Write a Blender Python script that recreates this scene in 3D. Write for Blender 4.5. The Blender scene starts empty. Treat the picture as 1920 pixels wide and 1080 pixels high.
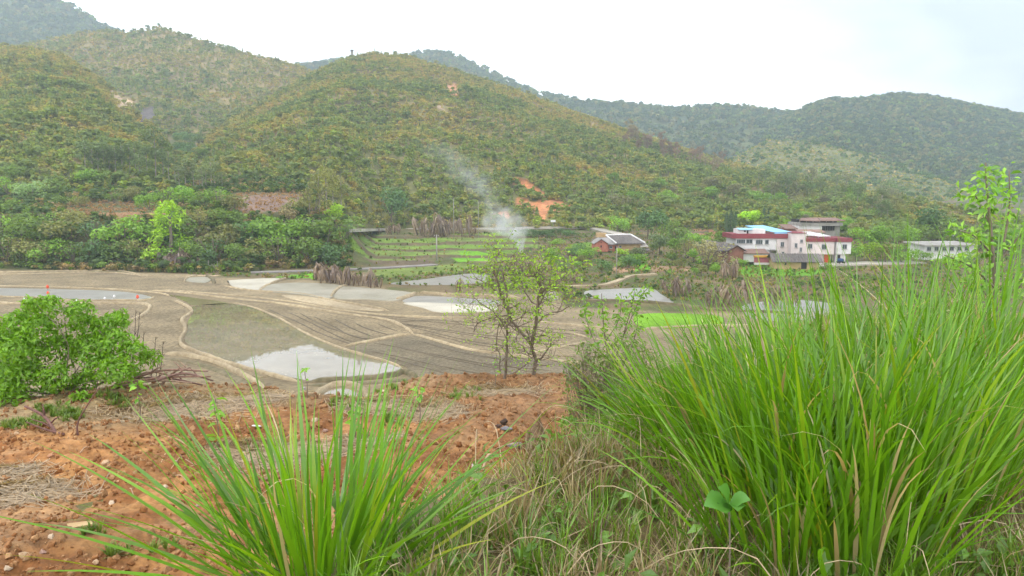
import bpy, math
import numpy as np
from mathutils import Vector, Matrix

R = math.radians
sc = bpy.context.scene
COL = sc.collection
rng = np.random.default_rng(7)

# ------------------------------------------------------------------ camera
F = 1507.0                      # focal length in pixels of a 1920 wide frame
HC = 17.3                       # eye height over the paddy fields
HOR = 362.0
PITCH = math.atan((540 - HOR) / F)
cam = bpy.data.cameras.new('camera')
camo = bpy.data.objects.new('camera', cam)
COL.objects.link(camo)
cam.sensor_width = 36
cam.lens = 36 * F / 1920
cam.clip_start = 0.05
cam.clip_end = 12000
camo.location = (0, 0, HC)
camo.rotation_euler = (math.pi / 2 - PITCH, 0, 0)
sc.camera = camo

# ------------------------------------------------------------------ sky, sun, exposure
SUN_EL, SUN_AZ = 58, 215        # degrees, azimuth clockwise from +Y
world = bpy.data.worlds.new('World')
sc.world = world
world.use_nodes = True
nt = world.node_tree
nt.nodes.clear()
wo = nt.nodes.new('ShaderNodeOutputWorld')
bg = nt.nodes.new('ShaderNodeBackground')
bg.inputs['Strength'].default_value = 0.1
sky = nt.nodes.new('ShaderNodeTexSky')
sky.sky_type = 'NISHITA'
sky.sun_disc = False
sky.sun_elevation = R(SUN_EL)
sky.sun_rotation = R(SUN_AZ)
sky.dust_density = 4.0
tcw = nt.nodes.new('ShaderNodeTexCoord')
mpw = nt.nodes.new('ShaderNodeMapping')
mpw.inputs['Location'].default_value = (0.35, 0.1, 0.2)
mpw.inputs['Scale'].default_value = (1.0, 1.0, 2.2)
nzw = nt.nodes.new('ShaderNodeTexNoise')
nzw.inputs['Scale'].default_value = 1.7
nzw.inputs['Detail'].default_value = 4
nzw.inputs['Roughness'].default_value = 0.45
crw = nt.nodes.new('ShaderNodeValToRGB')
crw.color_ramp.elements[0].position = 0.38
crw.color_ramp.elements[0].color = (7.8, 8.2, 9.4, 1)
crw.color_ramp.elements[1].position = 0.58
crw.color_ramp.elements[1].color = (24.0, 24.0, 24.2, 1)
mxw = nt.nodes.new('ShaderNodeMix')
mxw.data_type = 'RGBA'
mxw.inputs['Factor'].default_value = 0.93     # nearly closed cloud cover
nt.links.new(tcw.outputs['Generated'], mpw.inputs['Vector'])
nt.links.new(mpw.outputs['Vector'], nzw.inputs['Vector'])
nt.links.new(nzw.outputs['Fac'], crw.inputs['Fac'])
nt.links.new(sky.outputs['Color'], mxw.inputs['A'])
nt.links.new(crw.outputs['Color'], mxw.inputs['B'])
nt.links.new(mxw.outputs['Result'], bg.inputs['Color'])
nt.links.new(bg.outputs['Background'], wo.inputs['Surface'])

sun = bpy.data.lights.new('sun', 'SUN')
sun.energy = 1.3
sun.angle = R(18)
sun.color = (1.0, 0.95, 0.87)
suno = bpy.data.objects.new('sun', sun)
COL.objects.link(suno)
_d = Vector((math.sin(R(SUN_AZ)) * math.cos(R(SUN_EL)), math.cos(R(SUN_AZ)) * math.cos(R(SUN_EL)), math.sin(R(SUN_EL))))
suno.rotation_euler = _d.to_track_quat('Z', 'Y').to_euler()

sc.view_settings.view_transform = 'Standard'
sc.view_settings.look = 'None'
sc.view_settings.gamma = 1
sc.view_settings.use_curve_mapping = False
sc.view_settings.exposure = 0.1
sc.render.engine = 'CYCLES'
cy = sc.cycles
cy.max_bounces = 5
cy.diffuse_bounces = 3
cy.glossy_bounces = 2
cy.transmission_bounces = 3
cy.transparent_max_bounces = 6
cy.volume_bounces = 1
cy.use_denoising = True
cy.use_adaptive_sampling = True
cy.adaptive_threshold = 0.035
cy.adaptive_min_samples = 16
cy.sample_clamp_indirect = 6

# ------------------------------------------------------------------ numeric helpers
SP, CP = math.sin(PITCH), math.cos(PITCH)


def ray(px, py):
    dx, dy = (px - 960) / F, -(py - 540) / F
    return np.array([dx, CP + dy * SP, -SP + dy * CP])


def on_z(px, py, z=0.0):
    d = ray(px, py)
    t = (z - HC) / d[2]
    return np.array([d[0] * t, d[1] * t, z])


def at_y(px, py, Y):
    d = ray(px, py)
    t = Y / d[1]
    return np.array([d[0] * t, Y, HC + d[2] * t])


def proj(x, y, z):
    zz = np.asarray(z) - HC
    f = y * CP - zz * SP
    u = y * SP + zz * CP
    return 960 + F * x / f, 540 - F * u / f


def _h(ix, iy, s):
    n = (ix.astype(np.int64) * 374761393 + iy.astype(np.int64) * 668265263 + s * 1442695041) & 0x7fffffff
    n = ((n ^ (n >> 13)) * 1274126177) & 0x7fffffff
    return ((n ^ (n >> 16)) & 0xffff) / 65535.0


def vn(x, y, s=0):
    x = np.asarray(x, float); y = np.asarray(y, float)
    ix, iy = np.floor(x), np.floor(y)
    fx, fy = x - ix, y - iy
    fx = fx * fx * (3 - 2 * fx); fy = fy * fy * (3 - 2 * fy)
    a, b = _h(ix, iy, s), _h(ix + 1, iy, s)
    c, d = _h(ix, iy + 1, s), _h(ix + 1, iy + 1, s)
    return (a * (1 - fx) + b * fx) * (1 - fy) + (c * (1 - fx) + d * fx) * fy


def fbm(x, y, o=4, s=0, g=0.5):
    t, a, m = 0, 1.0, 0
    for i in range(o):
        t = t + a * vn(np.asarray(x) * 2 ** i + 17.3 * i, np.asarray(y) * 2 ** i + 9.1 * i, s + i)
        m += a; a *= g
    return t / m


def sst(a, b, x):
    t = np.clip((np.asarray(x, float) - a) / (b - a), 0, 1)
    return t * t * (3 - 2 * t)


def inpoly(px, py, poly):
    px = np.asarray(px); py = np.asarray(py)
    r = np.zeros(px.shape, bool)
    n = len(poly)
    for i in range(n):
        x1, y1 = poly[i]; x2, y2 = poly[(i + 1) % n]
        if y1 == y2: continue
        c = ((y1 > py) != (y2 > py)) & (px < (x2 - x1) * (py - y1) / (y2 - y1) + x1)
        r ^= c
    return r


def spline(P, n=8, closed=False):
    P = [np.asarray(p, float) for p in P]
    out = []
    m = len(P)
    for i in range(m if closed else m - 1):
        if closed:
            a, b, c, d = P[i - 1], P[i], P[(i + 1) % m], P[(i + 2) % m]
        else:
            a, b, c, d = P[max(i - 1, 0)], P[i], P[i + 1], P[min(i + 2, m - 1)]
        for k in range(n):
            t = k / n
            out.append(0.5 * (2 * b + (c - a) * t + (2 * a - 5 * b + 4 * c - d) * t * t + (3 * b - a - 3 * c + d) * t ** 3))
    if not closed: out.append(P[-1])
    return np.array(out)


# ------------------------------------------------------------------ mesh helpers
def tagit(o, label=None, cat=None, group=None, kind=None):
    if label: o['label'] = label
    if cat: o['category'] = cat
    if group: o['group'] = group
    if kind: o['kind'] = kind
    return o


def mk_mesh(name, V, Fc, mat=None, smooth=False, attrs=None):
    me = bpy.data.meshes.new(name)
    V = np.asarray(V, np.float32)
    if isinstance(Fc, np.ndarray) and len(Fc):
        k = Fc.shape[1]
        me.vertices.add(len(V)); me.vertices.foreach_set('co', V.ravel())
        me.loops.add(Fc.size); me.loops.foreach_set('vertex_index', Fc.astype(np.int32).ravel())
        me.polygons.add(len(Fc))
        me.polygons.foreach_set('loop_start', np.arange(0, Fc.size, k, dtype=np.int32))
        me.update(calc_edges=True)
    else:
        me.from_pydata([tuple(map(float, v)) for v in V], [], [tuple(int(i) for i in f) for f in Fc])
    me.polygons.foreach_set('use_smooth', np.full(len(me.polygons), smooth))
    for an, (tp, arr) in (attrs or {}).items():
        at = me.attributes.new(an, tp, 'POINT')
        key = {'FLOAT': 'value', 'INT': 'value', 'FLOAT_VECTOR': 'vector', 'FLOAT_COLOR': 'color'}[tp]
        at.data.foreach_set(key, np.asarray(arr, np.int32 if tp == 'INT' else np.float32).ravel())
    if mat: me.materials.append(mat)
    me.update()
    return me


def link(name, me, parent=None, loc=(0, 0, 0), rot=(0, 0, 0), scale=(1, 1, 1), color=None):
    o = bpy.data.objects.new(name, me)
    COL.objects.link(o)
    o.location = loc; o.rotation_euler = rot; o.scale = scale
    if parent is not None: o.parent = parent
    if color is not None: o.color = (*color, 1)
    return o


def ob(name, V, Fc, mat, parent=None, smooth=False, attrs=None, **k):
    return link(name, mk_mesh(name, V, Fc, mat, smooth, attrs), parent, **k)


def empty(name, loc, rz=0.0, label=None, cat=None, group=None):
    o = bpy.data.objects.new(name, None)
    COL.objects.link(o)
    o.location = loc; o.rotation_euler = (0, 0, rz)
    o.empty_display_size = 0.2
    return tagit(o, label, cat, group)


def cat4(L):
    V, Fc, n = [], [], 0
    for v, f in L:
        V.append(np.asarray(v, float)); Fc += [tuple(int(i) + n for i in q) for q in f]; n += len(v)
    return (np.concatenate(V) if V else np.zeros((0, 3))), Fc


BOXF = [(0, 3, 2, 1), (4, 5, 6, 7), (0, 1, 5, 4), (1, 2, 6, 5), (2, 3, 7, 6), (3, 0, 4, 7)]


def boxv(x0, x1, y0, y1, z0, z1):
    return np.array([(x0, y0, z0), (x1, y0, z0), (x1, y1, z0), (x0, y1, z0), (x0, y0, z1), (x1, y0, z1), (x1, y1, z1), (x0, y1, z1)], float), BOXF


def tube(P, rad, n=6, cap=True):
    P = np.asarray(P, float)
    rad = np.broadcast_to(np.asarray(rad, float), (len(P),))
    V, Fc = [], []
    T = np.gradient(P, axis=0)
    T /= np.linalg.norm(T, axis=1)[:, None] + 1e-9
    for i in range(len(P)):
        t = T[i]
        a = np.array([1, 0, 0]) if abs(t[0]) < 0.8 else np.array([0, 1, 0])
        u = np.cross(t, a); u /= np.linalg.norm(u); w = np.cross(t, u)
        for k in range(n):
            an = 2 * math.pi * k / n
            V.append(P[i] + rad[i] * (u * math.cos(an) + w * math.sin(an)))
    for i in range(len(P) - 1):
        for k in range(n):
            Fc.append((i * n + k, i * n + (k + 1) % n, (i + 1) * n + (k + 1) % n, (i + 1) * n + k))
    if cap:
        Fc.append(tuple(range(n - 1, -1, -1))); Fc.append(tuple((len(P) - 1) * n + k for k in range(n)))
    return np.array(V), Fc


# ------------------------------------------------------------------ materials
def newmat(name):
    m = bpy.data.materials.new(name)
    m.use_nodes = True
    m.node_tree.nodes.clear()
    out = m.node_tree.nodes.new('ShaderNodeOutputMaterial')
    return m, m.node_tree, out


def N(nt, t, **k):
    n = nt.nodes.new(t)
    for a, b in k.items():
        if hasattr(n, a): setattr(n, a, b)
        else: n.inputs[a].default_value = b
    return n


def L(nt, a, b): nt.links.new(a, b)


def math_n(nt, op, a, b=None):
    n = nt.nodes.new('ShaderNodeMath'); n.operation = op
    for i, v in enumerate((a, b)):
        if v is None: continue
        if isinstance(v, (int, float)): n.inputs[i].default_value = v
        else: nt.links.new(v, n.inputs[i])
    return n.outputs[0]


def mixc(nt, fac, a, b, mode='MIX'):
    n = nt.nodes.new('ShaderNodeMix'); n.data_type = 'RGBA'; n.blend_type = mode
    for key, v in (('Factor', fac), ('A', a), ('B', b)):
        s = n.inputs[key] if key == 'Factor' else [i for i in n.inputs if i.name == key and i.type == 'RGBA'][0]
        if isinstance(v, (int, float)): s.default_value = v
        elif isinstance(v, tuple): s.default_value = (*v, 1) if len(v) == 3 else v
        else: nt.links.new(v, s)
    return [o for o in n.outputs if o.type == 'RGBA'][0]


def surf(name, col, col2=None, rough=0.9, scale=1.0, detail=5, bump=0.0, bscale=None, bdist=0.05, attr=None, spec=0.3, lo=0.35, hi=0.65, stretch=(1, 1, 1), vary=0.25):
    """Principled with a noise mix of two colours (or a colour attribute) and noise bump, in object space metres."""
    m, t, out = newmat(name)
    tc = N(t, 'ShaderNodeTexCoord')
    mp = N(t, 'ShaderNodeMapping'); mp.inputs['Scale'].default_value = stretch
    L(t, tc.outputs['Object'], mp.inputs['Vector'])
    nz = N(t, 'ShaderNodeTexNoise', Scale=scale, Detail=detail, Roughness=0.6)
    L(t, mp.outputs['Vector'], nz.inputs['Vector'])
    mr = N(t, 'ShaderNodeMapRange')
    mr.inputs['From Min'].default_value = lo; mr.inputs['From Max'].default_value = hi
    L(t, nz.outputs['Fac'], mr.inputs['Value'])
    if attr:
        a = N(t, 'ShaderNodeAttribute', attribute_name=attr)
        v = N(t, 'ShaderNodeMapRange')
        v.inputs['To Min'].default_value = 1 - vary; v.inputs['To Max'].default_value = 1 + vary
        L(t, mr.outputs['Result'], v.inputs['Value'])
        c = mixc(t, 1.0, a.outputs['Color'], v.outputs['Result'], 'MULTIPLY')
    else:
        c = mixc(t, mr.outputs['Result'], tuple(col), tuple(col2 or [min(1, q * 1.3) for q in col]))
    lowf = N(t, 'ShaderNodeTexNoise', Scale=scale * .07, Detail=4, Roughness=.55); L(t, mp.outputs['Vector'], lowf.inputs['Vector'])
    lm = N(t, 'ShaderNodeMapRange'); lm.inputs['From Min'].default_value = .35; lm.inputs['From Max'].default_value = .65
    lm.inputs['To Min'].default_value = .78; lm.inputs['To Max'].default_value = 1.2; L(t, lowf.outputs['Fac'], lm.inputs['Value'])
    c = mixc(t, 1.0, c, lm.outputs['Result'], 'MULTIPLY')
    b = N(t, 'ShaderNodeBsdfPrincipled', Roughness=rough)
    b.inputs['Specular IOR Level'].default_value = spec
    L(t, c, b.inputs['Base Color'])
    if bump:
        n2 = N(t, 'ShaderNodeTexNoise', Scale=bscale or scale * 3, Detail=6, Roughness=0.65)
        L(t, mp.outputs['Vector'], n2.inputs['Vector'])
        bn = N(t, 'ShaderNodeBump', Strength=bump, Distance=bdist)
        L(t, n2.outputs['Fac'], bn.inputs['Height'])
        L(t, bn.outputs['Normal'], b.inputs['Normal'])
    L(t, b.outputs['BSDF'], out.inputs['Surface'])
    return m


def leafmat(name, source, trans=0.3, gloss=0.06, gain=1.0):
    """Foliage: colour from the instance tint ('inst') or object colour ('obj'), per-leaf value from attribute v."""
    m, t, out = newmat(name)
    if source == 'inst':
        a = N(t, 'ShaderNodeAttribute', attribute_name='tint'); a.attribute_type = 'INSTANCER'
        c = a.outputs['Color']
    else:
        oi = N(t, 'ShaderNodeObjectInfo'); c = oi.outputs['Color']
    av = N(t, 'ShaderNodeAttribute', attribute_name='v')
    c = mixc(t, 1.0, c, av.outputs['Color'], 'MULTIPLY')
    c = mixc(t, 1.0, c, (gain, gain, gain), 'MULTIPLY')
    d = N(t, 'ShaderNodeBsdfDiffuse'); L(t, c, d.inputs['Color'])
    tr = N(t, 'ShaderNodeBsdfTranslucent')
    c2 = mixc(t, 1.0, c, (1.25, 1.15, 0.5), 'MULTIPLY'); L(t, c2, tr.inputs['Color'])
    mx = N(t, 'ShaderNodeMixShader'); mx.inputs[0].default_value = trans
    L(t, d.outputs[0], mx.inputs[1]); L(t, tr.outputs[0], mx.inputs[2])
    if gloss:
        g = N(t, 'ShaderNodeBsdfGlossy', Roughness=0.45)
        g.inputs['Color'].default_value = (0.9, 0.95, 1, 1)
        m2 = N(t, 'ShaderNodeMixShader'); m2.inputs[0].default_value = gloss
        L(t, mx.outputs[0], m2.inputs[1]); L(t, g.outputs[0], m2.inputs[2]); mx = m2
    L(t, mx.outputs[0], out.inputs['Surface'])
    return m


def objmat(name, rough=0.9, scale=8.0, amt=0.25, bump=0.3, bdist=0.01, source='obj', spec=0.3):
    """Opaque surface tinted by object colour or instance tint."""
    m, t, out = newmat(name)
    if source == 'inst':
        a = N(t, 'ShaderNodeAttribute', attribute_name='tint'); a.attribute_type = 'INSTANCER'; c = a.outputs['Color']
    else:
        c = N(t, 'ShaderNodeObjectInfo').outputs['Color']
    tc = N(t, 'ShaderNodeTexCoord')
    nz = N(t, 'ShaderNodeTexNoise', Scale=scale, Detail=5)
    L(t, tc.outputs['Object'], nz.inputs['Vector'])
    mr = N(t, 'ShaderNodeMapRange'); mr.inputs['From Min'].default_value = 0.3; mr.inputs['From Max'].default_value = 0.7
    mr.inputs['To Min'].default_value = 1 - amt; mr.inputs['To Max'].default_value = 1 + amt
    L(t, nz.outputs['Fac'], mr.inputs['Value'])
    c = mixc(t, 1.0, c, mr.outputs['Result'], 'MULTIPLY')
    b = N(t, 'ShaderNodeBsdfPrincipled', Roughness=rough); b.inputs['Specular IOR Level'].default_value = spec
    L(t, c, b.inputs['Base Color'])
    bn = N(t, 'ShaderNodeBump', Strength=bump, Distance=bdist)
    L(t, nz.outputs['Fac'], bn.inputs['Height']); L(t, bn.outputs['Normal'], b.inputs['Normal'])
    L(t, b.outputs[0], out.inputs['Surface'])
    return m


def watermat(name, c1, c2, rough=0.03, wave=0.02, wscale=3.0, scale=0.25, speck=None):
    m, t, out = newmat(name)
    tc = N(t, 'ShaderNodeTexCoord')
    nz = N(t, 'ShaderNodeTexNoise', Scale=scale, Detail=4); L(t, tc.outputs['Object'], nz.inputs['Vector'])
    mr = N(t, 'ShaderNodeMapRange'); mr.inputs['From Min'].default_value = 0.35; mr.inputs['From Max'].default_value = 0.65
    L(t, nz.outputs['Fac'], mr.inputs['Value'])
    c = mixc(t, mr.outputs['Result'], c1, c2)
    b = N(t, 'ShaderNodeBsdfPrincipled', Roughness=rough, IOR=1.45)
    if speck:                       # floating scum flecks
        vo = N(t, 'ShaderNodeTexNoise', Scale=2.6, Detail=3, Roughness=0.7); L(t, tc.outputs['Object'], vo.inputs['Vector'])
        n3 = N(t, 'ShaderNodeTexNoise', Scale=0.09, Detail=2); L(t, tc.outputs['Object'], n3.inputs['Vector'])
        th = N(t, 'ShaderNodeMapRange'); th.inputs['From Min'].default_value = 0.63; th.inputs['From Max'].default_value = 0.69
        L(t, vo.outputs['Fac'], th.inputs['Value'])
        t2 = N(t, 'ShaderNodeMapRange'); t2.inputs['From Min'].default_value = 0.45; t2.inputs['From Max'].default_value = 0.6
        L(t, n3.outputs['Fac'], t2.inputs['Value'])
        k = math_n(t, 'MULTIPLY', th.outputs['Result'], t2.outputs['Result'])
        c = mixc(t, k, c, speck)
        rr = N(t, 'ShaderNodeMapRange'); rr.inputs['To Min'].default_value = rough; rr.inputs['To Max'].default_value = 0.5
        L(t, k, rr.inputs['Value']); L(t, rr.outputs['Result'], b.inputs['Roughness'])
    L(t, c, b.inputs['Base Color'])
    wv = N(t, 'ShaderNodeTexNoise', Scale=wscale, Detail=2); L(t, tc.outputs['Object'], wv.inputs['Vector'])
    bn = N(t, 'ShaderNodeBump', Strength=wave, Distance=0.02)
    L(t, wv.outputs['Fac'], bn.inputs['Height']); L(t, bn.outputs['Normal'], b.inputs['Normal'])
    L(t, b.outputs[0], out.inputs['Surface'])
    return m


M = {}
M['ground'] = surf('ground_earth', (1, 1, 1), attr='Col', scale=1.6, detail=8, bump=0.6, bscale=2.2, bdist=0.12, vary=0.28)
M['hill'] = surf('hill_earth', (1, 1, 1), attr='Col', scale=0.35, detail=8, bump=0.5, bscale=0.8, bdist=0.6, vary=0.3)
M['soil'] = surf('red_soil', (1, 1, 1), attr='Col', scale=9.0, detail=8, bump=0.8, bscale=26, bdist=0.03, vary=0.3)
M['mud'] = surf('ploughed_mud', (0.165, 0.13, 0.075), (0.34, 0.27, 0.165), lo=.38, hi=.66, scale=2.2, detail=8, bump=0.9, bscale=2.8, bdist=0.16, spec=0.2)
M['mud_dark'] = surf('damp_mud', (0.11, 0.09, 0.052), (0.235, 0.19, 0.118), lo=.38, hi=.66, scale=2.6, detail=8, bump=0.9, bscale=3.0, bdist=0.16, spec=0.25, rough=0.75)
M['furrow'] = surf('wet_furrow', (0.095, 0.075, 0.045), (0.14, 0.11, 0.07), scale=2, rough=0.6)
M['bund'] = surf('dry_mud_bund', (0.32, 0.25, 0.15), (0.47, 0.385, 0.25), scale=1.5, bump=0.8, bscale=5, bdist=0.06)
M['bund_dark'] = surf('weedy_bund', (0.11, 0.1, 0.05), (0.22, 0.18, 0.11), scale=1.2, bump=0.8, bscale=5, bdist=0.08)
M['silt'] = surf('pale_silt', (0.42, 0.38, 0.29), (0.52, 0.48, 0.38), scale=0.22, rough=0.55, bump=0.15, bscale=3, bdist=0.02, spec=0.4)
M['silt_olive'] = surf('olive_silt', (0.25, 0.225, 0.15), (0.38, 0.345, 0.26), scale=0.16, rough=0.5, bump=0.15, bscale=3, bdist=0.02, spec=0.4)
M['pond'] = watermat('muddy_pond_water', (0.2, 0.165, 0.1), (0.27, 0.225, 0.15), rough=0.01, wave=0.004, speck=(0.42, 0.36, 0.22))
M['shallow'] = watermat('shallow_olive_water', (0.2, 0.165, 0.08), (0.26, 0.22, 0.12), rough=0.12, wave=0.03)
M['grey_water'] = watermat('grey_field_water', (0.22, 0.2, 0.17), (0.29, 0.27, 0.24), rough=0.3, wave=0.1, wscale=5)
M['road'] = surf('pale_concrete_road', (0.4, 0.36, 0.31), (0.5, 0.46, 0.4), scale=0.6, bump=0.2)
M['asphalt'] = surf('grey_track', (0.22, 0.2, 0.19), (0.3, 0.27, 0.25), scale=0.8, bump=0.3)
M['crop'] = surf('green_crop', (0.13, 0.24, 0.02), (0.2, 0.33, 0.035), scale=0.7, detail=6, bump=0.8, bscale=2.5, bdist=0.15)
M['crop_bright'] = surf('bright_rice_seedling', (0.15, 0.34, 0.008), (0.21, 0.42, 0.015), scale=0.9, detail=6, bump=0.8, bscale=2.5, bdist=0.15)
M['crop_dull'] = surf('weedy_plot', (0.2, 0.19, 0.08), (0.2, 0.25, 0.06), scale=0.5, detail=7, bump=0.8, bscale=2.5, bdist=0.15)
M['leaf_i'] = leafmat('scattered_foliage', 'inst', 0.5, 0.02, 1.3)
M['leaf_o'] = leafmat('tree_foliage', 'obj', 0.42, 0.04, 1.55)
M['blade'] = leafmat('grass_blade', 'obj', 0.42, 0.045, 1.25)
M['blade_i'] = leafmat('scattered_grass', 'inst', 0.35, 0.04)
M['bark'] = surf('grey_bark', (0.15, 0.12, 0.085), (0.26, 0.215, 0.165), scale=9, bump=0.6, bscale=30, bdist=0.01)
M['bark_pale'] = surf('pale_bark', (0.3, 0.26, 0.21), (0.42, 0.38, 0.32), scale=2)
M['clod'] = objmat('soil_clod', source='inst', scale=6, amt=0.25)
M['stone'] = objmat('stone', scale=14, amt=0.25, bump=0.5)
M['stick'] = objmat('dead_wood', scale=20, amt=0.3, bump=0.5)


def paint(name, c, rough=0.7, amt=0.12, spec=0.3, scale=0.8, bump=0.1):
    return surf(name, [q * (1 - amt) for q in c], [min(1, q * (1 + amt)) for q in c], rough=rough, scale=scale, spec=spec, bump=bump, bscale=3, bdist=0.02)


M['white_wall'] = paint('white_wall', (0.74, 0.73, 0.71), amt=0.07)
M['pink_wall'] = paint('pink_tile_wall', (0.72, 0.64, 0.61), amt=0.06)
M['red_band'] = paint('dark_red_tile', (0.26, 0.055, 0.065))
M['blue_sheet'] = paint('blue_metal_sheet', (0.30, 0.60, 0.85), rough=0.4, amt=0.05)
M['white_sheet'] = paint('white_metal_sheet', (0.8, 0.82, 0.84), rough=0.4, amt=0.04)
M['brick'] = surf('brick_wall', (0.40, 0.145, 0.095), (0.5, 0.2, 0.14), scale=1.4)
M['brick_old'] = surf('old_brick', (0.24, 0.105, 0.075), (0.31, 0.15, 0.11), scale=1.2)
M['tile'] = surf('grey_roof_tile', (0.10, 0.09, 0.085), (0.18, 0.16, 0.145), scale=1.6, bump=0.6, bscale=6, stretch=(3, 0.6, 0.6))
M['tile_light'] = surf('pale_grey_tile', (0.24, 0.23, 0.22), (0.33, 0.31, 0.3), scale=1.6, stretch=(3, 0.6, 0.6))
M['tile_brown'] = surf('brown_roof_tile', (0.2, 0.12, 0.095), (0.3, 0.2, 0.16), scale=1.6)
M['mud_wall'] = surf('yellow_mud_wall', (0.45, 0.30, 0.14), (0.56, 0.41, 0.23), scale=0.7, detail=6, bump=0.3)
M['pink_paint'] = paint('rose_wall', (0.42, 0.13, 0.16))
M['yellow_cap'] = paint('yellow_tile_cap', (0.62, 0.32, 0.06))
M['red_door'] = paint('red_door', (0.55, 0.05, 0.03))
M['glass'] = surf('window_glass', (0.03, 0.045, 0.05), (0.06, 0.075, 0.08), rough=0.12, spec=0.6)
M['alu'] = paint('window_frame', (0.34, 0.36, 0.37), rough=0.5)
M['dark'] = paint('dark_opening', (0.035, 0.032, 0.03))
M['concrete'] = paint('grey_concrete', (0.38, 0.36, 0.33), amt=0.2, rough=0.85)
M['blue_tarp'] = paint('blue_tarp', (0.03, 0.07, 0.16))
M['orange'] = paint('orange_plastic', (0.85, 0.12, 0.05), rough=0.5)
M['white_pl'] = paint('white_plastic', (0.82, 0.82, 0.82), rough=0.45, amt=0.04)

# ------------------------------------------------------------------ scattering
def scatter(name, label, cat, protos, pts, rot, scl, which, tint, mat, smooth=False):
    """One 'stuff' object: its mesh holds the prototype clumps and one loose point per copy; geometry nodes put the clumps on the points."""
    V, Fc, pid, vv = [], [], [], []
    n = 0
    for k, (v, f, val) in enumerate(protos):
        V.append(v); Fc += [tuple(int(i) + n for i in q) for q in f]
        pid += [k] * len(v); vv.append(np.asarray(val)); n += len(v)
    npro = n
    cnt = len(pts)
    V.append(pts); pid += [-1] * cnt
    V = np.concatenate(V)
    vv = np.concatenate(vv + [np.ones(cnt)])
    z3 = np.zeros((npro, 3))
    attrs = {'pid': ('INT', pid), 'v': ('FLOAT', vv),
             'rot': ('FLOAT_VECTOR', np.concatenate([z3, rot])),
             'scl': ('FLOAT_VECTOR', np.concatenate([z3, scl if scl.ndim == 2 else np.repeat(scl[:, None], 3, 1)])),
             'which': ('INT', np.concatenate([np.full(npro, -1), which])),
             'tint': ('FLOAT_COLOR', np.concatenate([np.ones((npro, 4)), np.concatenate([tint, np.ones((cnt, 1))], 1)]))}
    o = ob(name, V, Fc, mat, smooth=smooth, attrs=attrs)
    tagit(o, label, cat, None, 'stuff')
    g = bpy.data.node_groups.new(name + '_nodes', 'GeometryNodeTree')
    g.interface.new_socket('Geometry', in_out='INPUT', socket_type='NodeSocketGeometry')
    g.interface.new_socket('Geometry', in_out='OUTPUT', socket_type='NodeSocketGeometry')
    gi = g.nodes.new('NodeGroupInput'); go = g.nodes.new('NodeGroupOutput')

    def named(nm, tp):
        q = g.nodes.new('GeometryNodeInputNamedAttribute'); q.data_type = tp; q.inputs['Name'].default_value = nm
        return [s for s in q.outputs if s.enabled][0]

    def eq(sock, k):
        q = g.nodes.new('FunctionNodeCompare'); q.data_type = 'INT'; q.operation = 'EQUAL'
        ins = [s for s in q.inputs if s.type == 'INT' and s.enabled]
        g.links.new(sock, ins[0]); ins[1].default_value = k
        return q.outputs[0]
    a_pid, a_wh, a_rot, a_scl = named('pid', 'INT'), named('which', 'INT'), named('rot', 'FLOAT_VECTOR'), named('scl', 'FLOAT_VECTOR')
    e2r = g.nodes.new('FunctionNodeEulerToRotation'); g.links.new(a_rot, e2r.inputs[0])

    def sep(k):
        s = g.nodes.new('GeometryNodeSeparateGeometry'); s.domain = 'POINT'
        g.links.new(gi.outputs[0], s.inputs['Geometry']); g.links.new(eq(a_pid, k), s.inputs['Selection'])
        return s.outputs['Selection']
    P0 = sep(-1)
    jn = g.nodes.new('GeometryNodeJoinGeometry')
    for k in range(len(protos)):
        ins = g.nodes.new('GeometryNodeInstanceOnPoints')
        g.links.new(P0, ins.inputs['Points']); g.links.new(eq(a_wh, k), ins.inputs['Selection'])
        g.links.new(sep(k), ins.inputs['Instance']); g.links.new(e2r.outputs[0], ins.inputs['Rotation'])
        g.links.new(a_scl, ins.inputs['Scale'])
        g.links.new(ins.outputs[0], jn.inputs[0])
    g.links.new(jn.outputs[0], go.inputs[0])
    md = o.modifiers.new('scatter', 'NODES'); md.node_group = g
    return o


def unit(v): return v / (np.linalg.norm(v, axis=-1, keepdims=True) + 1e-9)


def leaves(r, pos, nrm, size, aspect=0.55, droop=0.0, six=False):
    """Leaf-shaped rhombi at pos facing nrm. Returns V, F, v."""
    n = len(pos)
    nrm = unit(nrm)
    t = unit(np.cross(nrm, r.normal(size=(n, 3))))
    b = np.cross(nrm, t)
    s = size * r.uniform(0.6, 1.35, n)[:, None]
    if six:      # folded leaf: two quads
        V = np.stack([pos, pos + t * s * .45 + b * s * aspect * .5 + nrm * s * .10, pos + t * s - nrm * s * .15, pos + t * s * .45 - b * s * aspect * .5 + nrm * s * .10, pos + t * s * .5 ], 1)
        Fc = np.arange(n)[:, None, None] * 5 + np.array([[0, 4, 1, 1], [1, 4, 2, 2], [2, 4, 3, 3], [3, 4, 0, 0]])[None]
        Fc = Fc.reshape(-1, 4)[:, :3]
        vv = np.repeat(r.uniform(0.7, 1.3, n), 5)
        return V.reshape(-1, 3), Fc, vv
    V = np.stack([pos - t * s * .5, pos + b * s * aspect * .5, pos + t * s * .5, pos - b * s * aspect * .5], 1)
    Fc = np.arange(n)[:, None] * 4 + np.arange(4)[None]
    return V.reshape(-1, 3), Fc, np.repeat(r.uniform(0.65, 1.35, n), 4)


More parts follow.
